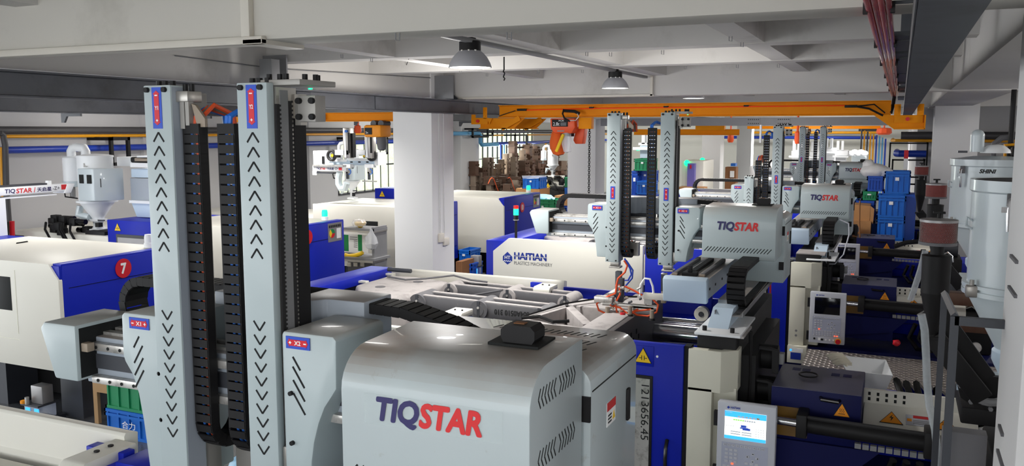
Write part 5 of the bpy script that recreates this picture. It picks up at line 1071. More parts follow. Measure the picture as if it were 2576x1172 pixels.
cbm = q9(826, 401, 950, 414, 'cross_beam', 'pale_blue', bevel=.006); q9(826, 400, 872, 406, 'beam_cover', 'white_paint', 13.78, 13.8); q9(875, 398, 927, 404, 'beam_cover', 'white_paint', 13.77, 13.79)
for x in (884, 904, 924): q9(x-3, 406, x+3, 409, 'beam_slot', 'slot_dark', 13.795, 13.8, cbm)
q9(942, 383, 951, 416, 'end_plate', 'white_paint', 13.76, 14.05)
for a, c, t in ((864, 880, 322), (918, 936, 324)):
    ar = q9(a, t, c, 398, 'arm', 'alu', 13.6, 13.75, bevel=.004); q9(a+2, t+8, a+7, 396, 'arm_face', 'white_paint', 13.59, 13.6, ar); q9(c-5, t+12, c, 385, 'arm_rack', 'black', 13.59, 13.6, ar); q9(a+3, t+5, a+9, t+11, 'blue_tube', 'cable_blue', 13.57, 13.6, ar)
q9(880, 335, 888, 396, 'drag_chain', 'black', 13.65, 13.75)
for x in (834, 935):
    p = at(x, 391, Y=13.7); pts = arc(p, 11*K(p), 0, 2*PI, 14, 'y')[:-1]; MB().tube(pts, .03, 6, closed=True).build('chain_loop', 'rubber', s9)
    p2 = at(x+(10 if x < 900 else -10), 391, Y=13.68); B(p2.x-.1, p2.x+.1, 13.66, 13.72, p2.z-.04, p2.z+.04).build('servo_motor', 'black', s9, bevel=.01); MB().cyl((p2.x-.06, 13.65, p2.z), (p2.x-.06, 13.66, p2.z), .03, n=10).build('motor_cap', 'warn_yellow', s9)
for a, c in ((842, 878), (897, 922)): q9(a, 377, c, 390, 'slide_block', 'white_paint', 13.6, 13.8, bevel=.01)
for x, b in ((873, 450), (927, 452)):
    q9(x-10, 413, x+8, 422, 'wrist_plate', 'white_paint', 13.7, 13.85); q9(x-3, 422, x+3, 436, 'wrist', 'alu', 13.7, 13.78); q9(x-2, 432, x+2, b, 'tool', 'dark_steel', 13.7, 13.75)
    p = at(x+4, 432, Y=13.7); MB().tube(arc(p, .05, -PI/2, PI/2, 6, 'y'), .01, 5).build('air_hose', 'cable_blue', s9)
q9(911, 454, 945, 457, 'tool_bar', 'alu', 13.7, 13.75)
X9 = at(830, 425, Y=13.55).x
tr = q9(786, 418, 862, 430, 'traverse_beam', 'white_paint', 13.5, 13.62, bevel=.006); q9(786, 414, 862, 418, 'traverse_rail', 'steel_bright', 13.48, 13.6, tr); q9(796, 433, 838, 436, 'lower_rail', 'dark_steel', 13.5, 13.6, tr)
for s, x, w, m_ in (('TIQ', 801, 11, 'print_navy'), ('STAR', 812, 12, 'print_red'), ('/', 820, 2, 'print_red'), ('天启星', 831, 18, 'print_navy'), ('-Z+', 846, 10, 'print_grey')):
    p = at(x, 424, Y=13.496); text(s, p, .045, m_, tr, w*K(p)*1.1, bold=.02)
q9(852, 421, 860, 428, 'red_label', 'print_red', 13.497, 13.5, tr); q9(786, 430, 797, 440, 'gusset', 'white_paint', 13.5, 13.6)
MB().tube([at(855, 432, Y=14), at(852, 445, Y=14), at(852, 462, Y=14), at(858, 474, Y=14), at(868, 474, Y=14), at(872, 460, Y=14)], .07, 10).build('suction_hose', 'dryer_paint', s9)

# ------------------------------------------------------------------ things on the floor of the left aisle
def crate(x0, x1, y0, y1, z0, z1, mt, label, group=None, tag=True, cat='crate', name='crate', word=None):
    c = thing(name, ((x0+x1)/2, (y0+y1)/2, z0), label, cat, group); w = .02; h = z1-z0
    b = MB().box(x0+w, x1-w, y0+w, y0+2*w, z0, z1).box(x0+w, x1-w, y1-2*w, y1-w, z0, z1).box(x0+w, x0+2*w, y0+2*w, y1-2*w, z0, z1).box(x1-2*w, x1-w, y0+2*w, y1-2*w, z0, z1).box(x0+w, x1-w, y0+w, y1-w, z0, z0+w).build('tub', mt, c)
    for z in (z1-.035, z1-.1*h-.05, z0): MB().box(x0, x1, y0, y0+w, z, z+.03).box(x0, x1, y1-w, y1, z, z+.03).box(x0, x0+w, y0, y1, z, z+.03).box(x1-w, x1, y0, y1, z, z+.03).build('rim', mt, c)
    n = 5
    o = None
    for k in range(n):
        x = x0+.03+(x1-x0-.08)*k/(n-1)
        if o is None: o = B(x, x+.02, y0+.004, y0+w, z0+.03, z1-.035).build('rib', mt, c)
        else: again(o, ((x1-x0-.08)*k/(n-1), 0, 0))
    o = None
    for k in range(4):
        if o is None: o = B(x1-w, x1-.004, y0+.03, y0+.05, z0+.03, z1-.035).build('rib', mt, c)
        else: again(o, (0, (y1-y0-.08)*k/3, 0))
    if tag: B((x0+x1)/2-.035, (x0+x1)/2+.025, y0-.002, y0+.004, z1-.42*h, z1-.27*h).build('sticker', 'print_white', c)
    if word: text(word, ((x0+x1)/2+.0, y0+.001, z0+.5*h), .08, 'print_white', c, .19); B((x0+x1)/2-.12, (x0+x1)/2+.12, y0-.001, y0+.004, z0+.5*h-.075, z0+.5*h-.068).build('underline', 'print_white', c)
    return c
crate(-7.53, -6.85, 6.28, 6.75, 0, .30, 'crate_blue', 'blue crate marked in white on the floor under a green crate, lower left', tag=False, word='合力')
crate(-7.52, -6.86, 6.29, 6.75, .30, .66, 'crate_green', 'ribbed green crate on a blue crate beside machine number 7', tag=False)
wd_ = thing('wooden_stool', (-7.75, 6.55, 0), 'plain wooden stool leg and seat beside the green and blue crates', 'stool')
B(-7.95, -7.56, 6.5, 6.95, .36, .72).build('seat_box', 'wood', wd_)
for x, y in ((-7.92, 6.52), (-7.6, 6.52), (-7.92, 6.9), (-7.6, 6.9)): B(x-.03, x+.03, y-.02, y+.02, 0, .36).build('leg', 'wood', wd_)
lp = thing('oil_pump', (-8.55, 6.25, .05), 'small grey lubrication pump with an orange cap and two blue labels', 'pump')
B(-8.67, -8.44, 6.2, 6.42, .05, .2).build('reservoir', 'bag_clear', lp, bevel=.01); B(-8.6, -8.42, 6.24, 6.38, .22, .42).build('motor_box', 'mesh_grey', lp, bevel=.01); B(-8.7, -8.42, 6.18, 6.44, .2, .22).build('lid', 'dark_steel', lp)
MB().lathe((-8.67, 6.2, .22), [(.001, .04), (.035, .03), (.035, 0)], 12).build('cap', 'warn_orange', lp); MB().cyl((-8.6, 6.19, .22), (-8.6, 6.19, .3), .022, n=10).build('gauge', 'steel_bright', lp)
for x in (-8.64, -8.5): B(x, x+.07, 6.193, 6.2, .08, .18).build('label', 'screen_blue', lp)
B(-8.7, -8.4, 6.3, 6.5, 0, .05).build('mount', 'dark_steel', lp)
props(B(-9.1, -8.95, 5.2, 5.26, 0, 1.0).build('white_post', 'white_paint'), 'pale edge of a white post at the left margin', 'post')
# work table by machine eight
Yt = 12.2
def T2(a, b, c, d_, n, mt, par, Y0=Yt, dep=.4, **k): return B(at(a, d_, Y=Y0).x, at(c, d_, Y=Y0).x, Y0, Y0+dep, at(a, d_, Y=Y0).z, at(a, b, Y=Y0).z).build(n, mt, par, **k)
tbz = thing('work_table', (at(905, 660, Y=Yt).x, Yt+.2, 0), 'grey two-shelf work table between the blue machine end and the white column', 'table')
T2(864, 572, 942, 578, 'upper_shelf', 'steel_grey', tbz); T2(864, 578, 942, 582, 'shelf_edge', 'alu', tbz, Yt-.01); T2(866, 646, 942, 652, 'lower_shelf', 'steel_grey', tbz, Yt-.1, .5); T2(866, 652, 938, 657, 'shelf_edge', 'alu', tbz, Yt-.11)
T2(862, 634, 940, 646, 'tool_tray', 'steel_grey', tbz, Yt+.38, .04); B(at(866, 660, Y=Yt).x, at(938, 660, Y=Yt).x, Yt+.1, Yt+.4, 0, at(866, 657, Y=Yt).z).build('cabinet', 'cast_grey', tbz)
for x in (877, 893, 910): s_ = T2(x-4, 660, x+6, 670, 'socket', 'trunking', tbz, Yt+.08, .02, bevel=.004)
B(at(936, 650, Y=Yt).x, at(942, 650, Y=Yt).x, Yt, Yt+.4, 0, at(936, 572, Y=Yt).z).build('leg', 'steel_grey', tbz)
bo = thing('notice_board', (at(893, 630, Y=Yt+.3).x, Yt+.35, at(893, 632, Y=Yt+.3).z), 'green and white notice sheet standing on the lower shelf of the table', 'board')
T2(865, 588, 925, 632, 'sheet', 'print_white', bo, Yt+.3, .01)
for a, c in ((864, 877), (901, 911)): T2(a, 590, c, 631, 'green_bar', 'print_green', bo, Yt+.296, .004)
for k in range(6): T2(890 if k > 1 else 880, 595+k*5, 899, 597+k*5, 'print_line', 'print_grey', bo, Yt+.297, .003)
p = at(906, 566, Y=Yt+.1); bw = thing('yellow_bowl', (p.x, p.y, p.z-.05), 'yellow bowl wrapped in clear plastic on the upper shelf of the table', 'bowl')
MB().lathe((p.x, p.y, p.z-.04), [(.03, 0), (.09, .05), (.1, .09), (.08, .09), (.03, .02)], 16).build('bowl', 'warn_yellow', bw); MB().lathe((p.x-.02, p.y, p.z-.02), [(.1, 0), (.13, .06), (.09, .11), (.03, .12), (.001, .1)], 12).build('wrap', 'bag_clear', bw, noise=.008)
gl = thing('yellow_glove', at(892, 644, Y=Yt), 'pair of yellow rubber gloves lying on the lower shelf of the table', 'gloves')
MB().tube([at(868, 641, Y=Yt), at(878, 644, Y=Yt), at(895, 642, Y=Yt), at(908, 638, Y=Yt), at(912, 635, Y=Yt)], .035, 8).build('glove_body', 'warn_yellow', gl)
for k in range(4): MB().cyl(at(870+k*7, 642, Y=Yt), at(871+k*7, 647, Y=Yt), .012, n=6).build('finger', 'warn_yellow', gl)
p = at(934, 606, Y=Yt-.05); props(MB().lathe((p.x, p.y, p.z-.14), [(.001, 0), (.08, .02), (.12, .1), (.09, .2), (.03, .28), (.015, .34)], 12).build('plastic_bag', 'bag_clear', noise=.012), 'clear plastic bag hanging from the table corner', 'bag')
# signal tower of the second machine
p = at(1298, 590, Y=9.4); sg = thing('signal_tower', (p.x, p.y, 1.9), 'red and green signal tower on a black pole before machine number 10', 'signal light')
zz = [at(1298, q, Y=9.4).z for q in (600, 553, 541, 534, 525, 517)]
MB().cyl((p.x, p.y, zz[0]), (p.x, p.y, zz[1]), .016, n=10).build('pole', 'black', sg); MB().lathe((p.x, p.y, zz[1]), [(.03, 0), (.03, zz[2]-zz[1])], 16).build('lamp_base', 'black_gloss', sg); MB().lathe((p.x, p.y, zz[1]-.005), [(.035, 0), (.035, .01)], 16).build('collar', 'alu', sg)
MB().lathe((p.x, p.y, zz[2]), [(.031, 0), (.031, zz[3]-zz[2]), (.029, zz[3]-zz[2])], 16).build('green_segment', 'green_glow', sg); MB().lathe((p.x, p.y, zz[3]), [(.031, 0), (.031, zz[4]-zz[3])], 16).build('green_segment', 'green_glow', sg); MB().lathe((p.x, p.y, zz[4]), [(.031, 0), (.031, zz[5]-zz[4]), (.001, zz[5]-zz[4]+.004)], 16).build('red_segment', 'red_lens', sg)
# stores under and beside number ten
def px_box(a, b, c, d_, Y, dep, name, mt, label, cat, group=None, floor=False, **k):
    return props(B(at(a, d_, Y=Y).x, at(c, d_, Y=Y).x, Y, Y+dep, 0 if floor else at(a, d_, Y=Y).z, at(a, b, Y=Y).z).build(name, mt, **k), label, cat, group)
def px_crate(a, b, c, d_, Y, dep, mt, label, group=None, **k):
    return crate(at(a, d_, Y=Y).x, at(c, d_, Y=Y).x, Y, Y+dep, at(a, d_, Y=Y).z, at(a, b, Y=Y).z, mt, label, group, **k)
Yf = 14.6; zf = at(1160, 690, Y=Yf).z
for k, (a, b, c, d_, mt, lab) in enumerate(((1152, 630, 1182, 664, 'crate_blue', 'blue crate with a white card under machine number 10'), (1163, 664, 1187, 700, 'crate_navy', 'low blue tub beside stacked brown card under machine number 10'))):
    p0, p1 = at(a, d_, Y=Yf+.6*(1-k)), at(c, b, Y=Yf+.6*(1-k)); crate(p0.x, p1.x, Yf+.6*(1-k), Yf+.6*(1-k)+.5, 0 if k else max(.05, p0.z), p1.z, mt, lab, tag=k == 0)
for k in range(4): px_box(1147+k*4, 658, 1150.5+k*4, 705, 14.3, .5, 'card_sheet', 'card_dark', ('leftmost', 'second from the left', 'third from the left', 'rightmost')[k]+' brown card sheet standing right of the white column', 'card', 'standing card sheets')
lp2 = copy_tree(lp, at(1190, 690, Y=14.9)-ORI[lp]); lp2['label'] = 'small grey lubrication pump with blue labels under machine number 10'
# mould blocks before the barred window
rnd = random.Random(4); n = 0; protos = []
for k, mt in enumerate(('mould_steel', 'mould_steel', 'mould_bright', 'mould_steel')):
    w, d_, h = ((.26, .22, .5), (.3, .3, .4), (.2, .16, .75), (.34, .26, .3))[k]
    g = B(-w/2, w/2, -d_/2, d_/2, 0, h).box(-w/2-.03, w/2+.03, -d_/2-.03, d_/2+.03, 0, .05).box(-w/2-.03, w/2+.03, -d_/2-.03, d_/2+.03, h*.52, h*.6)
    for s in (-1, 1): g.cyl((w/2, s*d_*.25, h*.75), (w/2+.05, s*d_*.25, h*.75), .03, n=8)
    protos.append((g.build('mould_block', mt), h))
first = [True]*4
for j in range(3):
    for i in range(27):
        x = -13.3+j*.6+rnd.uniform(-.08, .08); y = 26.6+i*.3+rnd.uniform(-.03, .03); z = 0
        if j == 2 and rnd.random() < .3: continue
        top = (2.15 if 8 < i < 20 else 1.75)-.38*j+rnd.uniform(-.3, .3)
        while z < top:
            t = rnd.randrange(4); o, h = protos[t]
            if first[t]: first[t] = False; c = o
            else: c = o.copy(); COL.objects.link(c)
            c.location = (x, y, z); c.rotation_euler.z = rnd.uniform(-.15, .15); ORI[c] = V((x, y, z)); z += h; n += 1
            props(c, ('dark squat', 'dark cube-shaped', 'tall narrow pale', 'low wide dark')[t]+' steel mould block in the crowd of blocks before the barred window', 'mould', 'mould blocks by the window')
for k, lab in enumerate(('left', 'right')):
    p = at(1228+k*50, 462, X=-11.6); pts = [V((p.x, p.y+u*.13, max(.1, p.z+.22*math.sin(u*.7+k)-.02*u))) for u in range(8)]
    props(MB().tube(pts, .012, 6).build('orange_hose', 'cable_orange'), 'loose orange hose looped over the mould blocks, %s one' % lab, 'hose')
# crates and boxes right of number ten
px_crate(1313, 446, 1357, 474, 23, .6, 'crate_blue', 'blue crate lined with clear film, on a cardboard box right of machine number 10')
px_box(1313, 444, 1356, 449, 22.98, .62, 'film_liner', 'bag_clear', 'clear film liner over the rim of the blue crate on cardboard', 'film', noise=.03)
cbx = px_box(1298, 474, 1357, 520, 23, .8, 'cardboard_box', 'card', 'cardboard box under the film-lined blue crate', 'box', floor=True); 
px_crate(1334, 500, 1396, 560, 20.6, .6, 'crate_green', 'green crate with a bag of teal cloth, right of machine number 10')
px_box(1336, 560, 1394, 600, 20.62, .55, 'plinth_box', 'crate_navy', 'dark box under the green crate with teal cloth, mostly hidden', 'box', floor=True)
p = at(1365, 499, Y=20.9); props(MB().ball((p.x, p.y, p.z), .33, .25, .09, 8).build('teal_cloth', 'cyan_bag', noise=.03), 'crumpled teal cloth and film on top of the green crate', 'cloth')
px_box(1395, 492, 1420, 530, 22.2, .6, 'cardboard_box', 'card', 'tall cardboard box behind the green crate', 'box', floor=True); px_crate(1392, 520, 1424, 556, 20.9, .5, 'crate_navy', 'dark blue crate right of the green crate', tag=False)
px_crate(1418, 446, 1430, 470, 21, .5, 'crate_green', 'green crate edge showing left of the second column', tag=False); px_crate(1418, 472, 1430, 500, 21, .5, 'crate_blue', 'light blue crate edge under the green one by the second column', tag=False)
m11 = thing('injection_machine', (at(1385, 480, Y=25.4).x, 25.6, 0), 'black and cream injection unit below the small dryer by the window', 'machine')
B(at(1320, 470, Y=25).x, at(1425, 470, Y=25).x, 25, 26.4, .4, at(1350, 446, Y=25).z).build('bed', 'cream', m11, bevel=.03); valves(m11, (at(1385, 455, Y=24.6).x, 24.7, at(1385, 462, Y=24.6).z), .55, 22, 5)
B(at(1360, 480, Y=24.5).x, at(1425, 480, Y=24.5).x, 24.5, 25, .3, at(1370, 470, Y=24.5).z).build('base', 'black', m11, bevel=.02); warn(m11, at(1378, 466, Y=24.4).x, at(1378, 466, Y=24.4).z, 24.42, .16, 'clamp', 'warn_yellow')
# crates seen between the arms of the second robot
px_crate(1594, 399, 1637, 429, 22, .7, 'crate_green', 'green crate on blue crates, seen between the arms of the second robot')
px_crate(1586, 430, 1605, 492, 22.1, .7, 'crate_navy', 'tall blue crate with a white card, left below the green crate'); px_crate(1605, 430, 1640, 460, 22.3, .7, 'crate_navy', 'dark blue crate directly below the green crate')
px_crate(1599, 456, 1640, 488, 21.4, .6, 'crate_blue', 'bright blue crate in front, lowest between the robot arms'); px_crate(1588, 489, 1642, 560, 21.5, .6, 'crate_navy', 'blue crate under the bright one, mostly hidden by the housing', tag=False)
s12 = thing('picker_robot', at(1617, 380, Y=30), 'tiny distant white picker robot above the green crate', 'robot')
def far(par, a, b, c, d_, Y, n, mt, dep=.3, **k): return B(at(a, d_, Y=Y).x, at(c, d_, Y=Y).x, Y, Y+dep, 0 if n in ('stand', 'guard', 'cabinet', 'shelf_body') else at(a, d_, Y=Y).z, at(a, b, Y=Y).z).build(n, mt, par, **k)
for a, b, c, d_, n, mt in ((1614, 340, 1622, 362, 'arm', 'white_paint'), (1627, 340, 1635, 362, 'arm', 'white_paint'), (1606, 359, 1640, 365, 'slide', 'white_paint'), (1592, 370, 1640, 377, 'beam', 'white_paint'), (1610, 366, 1632, 392, 'stand', 'pale_blue'), (1601, 376, 1604, 379, 'indicator', 'green_glow')): far(s12, a, b, c, d_, 30-(.3 if n == 'beam' else 0), n, mt)
# far machines between the columns
for a, b, c, d_, Y, lab, pur in ((1713, 404, 1762, 500, 25, 'far cream machine with a purple end panel and green beacon, left of the third column', True), (1893, 405, 1925, 460, 31, 'far cream machine with a card box on top, behind the third robot', False)):
    fm = thing('injection_machine', at((a+c)/2, d_, Y=Y), lab, 'machine')
    far(fm, a, b, c+6, d_-12, Y, 'guard', 'cream', 1.5, bevel=.02)
    if pur:
        far(fm, 1728, 411, 1746, 470, Y-.2, 'end_panel', 'purple_panel', .2); far(fm, 1735, 415, 1739, 424, Y-.22, 'number_sign', 'red', .02)
        p = at(1728, 410, Y=Y-.1); MB().ball((p.x, p.y, p.z), .09, n=6).build('beacon', 'green_glow', fm); p = at(1767, 404, Y=Y+1); MB().ball((p.x, p.y, p.z), .09, n=6).build('beacon', 'green_glow', fm)
        far(fm, 1706, 470, 1770, 492, Y-.5, 'card_base', 'card', .5)
    else: far(fm, 1902, 402, 1924, 406, Y-.1, 'card_box', 'card', .6); far(fm, 1907, 417, 1921, 450, Y-.05, 'panel', 'pale_blue', .05)
ws = thing('work_shelf', at(1835, 440, Y=24), 'dark work shelf with blue tools between the third and fourth columns', 'shelf')
far(ws, 1823, 420, 1850, 470, 27, 'shelf_body', 'card_dark', .4); far(ws, 1838, 411, 1850, 418, 26.9, 'blue_box', 'crate_blue', .3); far(ws, 1836, 430, 1846, 446, 26.9, 'papers', 'print_white', .05)
props(B(at(1885, 440, Y=22).x, at(1900, 440, Y=22).x, 22, 22.4, 0, at(1885, 418, Y=22).z).build('grey_cabinet', 'mesh_grey', bevel=.02), 'small grey cabinet behind the lowered arm of the third robot', 'cabinet')
for i, (a, b, Y, lab) in enumerate(((2036, 380, 34, 'leftmost of the far white picker robots near the end wall'), (2072, 372, 36, 'middle one of the far white picker robots near the end wall'), (2100, 378, 30, 'widest far white robot cover near the end wall'), (1990, 378, 32, 'far white picker robot left of the distant beam robot'))):
    fr_ = thing('picker_robot', at(a, b+25, Y=Y), lab, 'robot')
    far(fr_, a, b, a+34, b+14, Y, 'cover', 'white_paint', .6, bevel=.05); far(fr_, a+4, b-24, a+10, b, Y, 'arm', 'white_paint', .2); far(fr_, a+16, b-24, a+22, b, Y, 'arm', 'white_paint', .2); far(fr_, a-6, b+14, a+34, b+18, Y-.1, 'beam', 'white_paint', .3); far(fr_, a, b+18, a+26, b+60, Y+.1, 'stand', 'white_paint', .5)
fm = thing('injection_machine', at(2105, 400, Y=38), 'far pale green and white machine group below the supply pipe bundle', 'machine')
far(fm, 2140, 388, 2178, 440, 38, 'guard', 'dryer_paint', 1.5, bevel=.05)
for k in range(5):
    p = at(2142+k*8, 386-3*(k % 2), Y=37.6); MB().ball((p.x, p.y, p.z), .16, .16, .12, 6).build('pipe_joint', 'white_paint', fm)
far(fm, 2224, 440, 2276, 480, 30, 'cabinet', 'dryer_paint', .6)

# ------------------------------------------------------------------ right side: platforms, crates, dryers, filters
for i, (y0, y1, x0, x1, z, lab) in enumerate(((3.3, 5.05, -.62, .3, 1.0, 'worn tread plate platform in front of the lit operator screen'), (7.3, 8.95, -.75, 1.2, 1.02, 'shiny tread plate platform behind the white funnel'), (11.25, 12.9, -.75, 1.2, 1.02, 'far tread plate platform below the third machine panel'))):
    t = thing('tread_platform', ((x0+x1)/2, (y0+y1)/2, 0), lab, 'platform')
    B(x0, x1, y0, y1, z-.03, z).build('tread_plate', 'tread_plate', t)
    for x in (x0+.05, x1-.09):
        for y in (y0+.05, y1-.09): B(x, x+.04, y, y+.04, 0, z-.03).build('leg', 'dark_steel', t)
# white funnel hopper and gloves
fn = thing('funnel_hopper', (-.12, 6.5, 1.24), 'white sheet metal funnel with a pair of gloves over its rim', 'hopper')
T = [at(2103, 899, Y=6.95), at(2206, 902, Y=6.95), at(2247, 940, Y=6.45), at(2132, 937, Y=6.45)]; zt = 1.505
T = [V((-.36, 6.85, zt)), V((-.02, 6.85, zt)), V((.03, 6.42, zt)), V((-.275, 6.42, zt))]
bz = 1.27; Bt = [V((-.2, 6.7, bz)), V((-.07, 6.7, bz)), V((-.05, 6.45, bz)), V((-.2, 6.45, bz))]
g = MB(); n_ = [q+V((0, 0, 0)) for q in T]; ctr = sum(T, V())/4; inn = [q+(ctr-q)*.03 for q in T]; bi = [q+(sum(Bt, V())/4-q)*.08 for q in Bt]
g.add(T+Bt, [(i, (i+1) % 4, 4+(i+1) % 4, 4+i) for i in range(4)]); g.add(inn+bi, [(i, 4+i, 4+(i+1) % 4, (i+1) % 4) for i in range(4)]); g.add(T+inn, [(i, 4+i, 4+(i+1) % 4, (i+1) % 4) for i in range(4)])
g.build('funnel', 'white_paint', fn, smooth=False)
MB().prism([(-.2, bz), (-.04, bz), (-.01, bz-.02), (-.06, bz-.12), (-.18, bz-.12)], 'y', 6.44, 6.46).build('outlet_plate', 'white_paint', fn, smooth=False); B(-.2, -.06, 6.46, 6.66, 1.15, bz).build('outlet', 'white_paint', fn)
for x in (-.17, -.08): B(x, x+.02, 6.435, 6.44, bz-.05, bz-.04).build('screw', 'steel_grey', fn)
gv = thing('work_gloves', (-.38, 6.6, 1.55), 'pair of cream cotton gloves draped over the funnel edge', 'gloves')
for k in range(9):
    p0 = V((-.355+.01*k, 6.85-.034*k, zt+.008)); d = V((-.085+.004*(k % 3), -.012, -.018-.004*(k % 2)))
    MB().tube([p0+V((.03, 0, .004)), p0, p0+d*.5+V((0, 0, .008)), p0+d], .013, 7, r2=.009).build('finger', 'glove', gv)
MB().prism([(-.36, 6.86), (-.345, 6.86), (-.27, 6.56), (-.285, 6.56)], 'z', zt-.01, zt+.01).build('palm', 'glove', gv, bevel=.006)
MB().prism([(-.32, 1.38), (-.26, 1.44), (-.2, 1.31), (-.22, 1.26), (-.33, 1.34)], 'y', 6.38, 6.41).build('white_card', 'print_white', fn, smooth=False)
# crates and boxes at the far right
for k in range(6):
    z = .36*k; lab = ('fourth', 'fifth', 'third', 'second', 'first', 'x')
    ordn = ('bottom', 'second from the floor', 'third from the floor', 'fourth from the floor', 'second from the top', 'top')[k]
    c0, c1 = at(2207, 500, Y=15.2), at(2280, 500, Y=15.2)
    crate(c0.x, c1.x, 15.2, 15.75, .356*k+.02, .356*(k+1)+.018, 'crate_blue', 'blue crate, %s in the tall stack left of the right column' % ordn, 'tall crate stack')
crate(at(2224, 460, Y=15.8).x, at(2291, 460, Y=15.8).x, 15.8, 16.4, 2.15, 2.52, 'crate_blue', 'large blue crate with a white sticker behind the tall stack, beside the white bag')
B_ = px_box(2224, 487, 2291, 760, 15.82, .5, 'crate_tower', 'crate_navy', 'dark blue crate tower behind the tall crate stack', 'crate', bevel=.01)
crate(at(2180, 460, Y=15.9).x, at(2224, 460, Y=15.9).x, 15.9, 16.5, at(2200, 481, Y=15.9).z, at(2200, 443, Y=15.9).z, 'crate_navy', 'blue crate under the white plastic bag', tag=False)
crate(at(2168, 480, Y=15.9).x, at(2208, 480, Y=15.9).x, 15.9, 16.5, at(2200, 504, Y=15.9).z, at(2200, 482, Y=15.9).z, 'crate_green', 'green crate with white stickers in the stack behind the third robot')
crate(at(2150, 505, Y=15.85).x, at(2203, 505, Y=15.85).x, 15.85, 16.45, at(2200, 560, Y=15.85).z, at(2200, 506, Y=15.85).z, 'crate_navy', 'blue crate just above and behind the tall cardboard box', tag=False)
crate(at(2160, 600, Y=15.85).x, at(2206, 600, Y=15.85).x, 15.85, 16.45, 0, at(2200, 562, Y=15.85).z, 'crate_blue', 'blue crate between the cardboard box and the tall stack', tag=False)
p = at(2200, 430, Y=16.1); MBg = MB().ball((p.x, p.y, p.z), .23, .2, .13, 10).ball((p.x+.14, p.y, p.z-.02), .16, .16, .1, 8).ball((p.x-.1, p.y, p.z+.1), .1, .1, .1, 8)
props(MBg.build('plastic_bag', 'bag_milk', noise=.012), 'white translucent plastic bag resting on the blue crates', 'bag')
cb_ = thing('cardboard_box', (at(2170, 600, Y=15.3).x, 15.5, 0), 'tall open cardboard box right of the third robot', 'box')
a, b, d_ = at(2144, 607, Y=15.3), at(2190, 518, Y=15.3), at(2200, 606, Y=15.3)
B(a.x, b.x, 15.3, 15.8, a.z+.33, b.z).build('carton', 'card', cb_, noise=.012); B(a.x-.02, b.x+.02, 15.25, 15.8, 0, a.z+.35).build('lower_carton', 'card', cb_); MB().prism([(b.x, b.z), (b.x+.06, b.z-.05), (b.x+.05, b.z-.3), (b.x, b.z-.25)], 'y', 15.3, 15.32).build('flap', 'card', cb_, smooth=False)
px_box(2143, 590, 2172, 612, 15.12, .12, 'cardboard_box', 'card', 'small cardboard box in front of the tall carton', 'box', floor=True); px_box(2148, 668, 2182, 712, 15.1, .13, 'cardboard_box', 'card', 'cardboard box below the heater cover of the third machine', 'box', floor=True)
props(MB().tube([at(2163, 505, Y=13.4), at(2162, 560, Y=13.4), at(2165, 640, Y=13.4)], .012, 6).build('brown_cord', 'card_dark'), 'thin brown cord hanging before the tall cardboard box', 'cord')
pj = thing('notice_post', at(2272, 500, Y=16.4), 'dark post with red and yellow hanging tags right of the crates', 'post')
px = at(2276, 470, Y=17); 
for k, (mt, z0, z1) in enumerate((('red', 2.7, 2.85), ('print_white', 2.5, 2.7), ('warn_yellow', 2.32, 2.5), ('black', 1.2, 2.32))): B(at(2270, 470, Y=17).x, at(2281, 470, Y=17).x, 17, 17.05, 0 if mt == 'black' else z0, z1).build('tag', mt, pj)
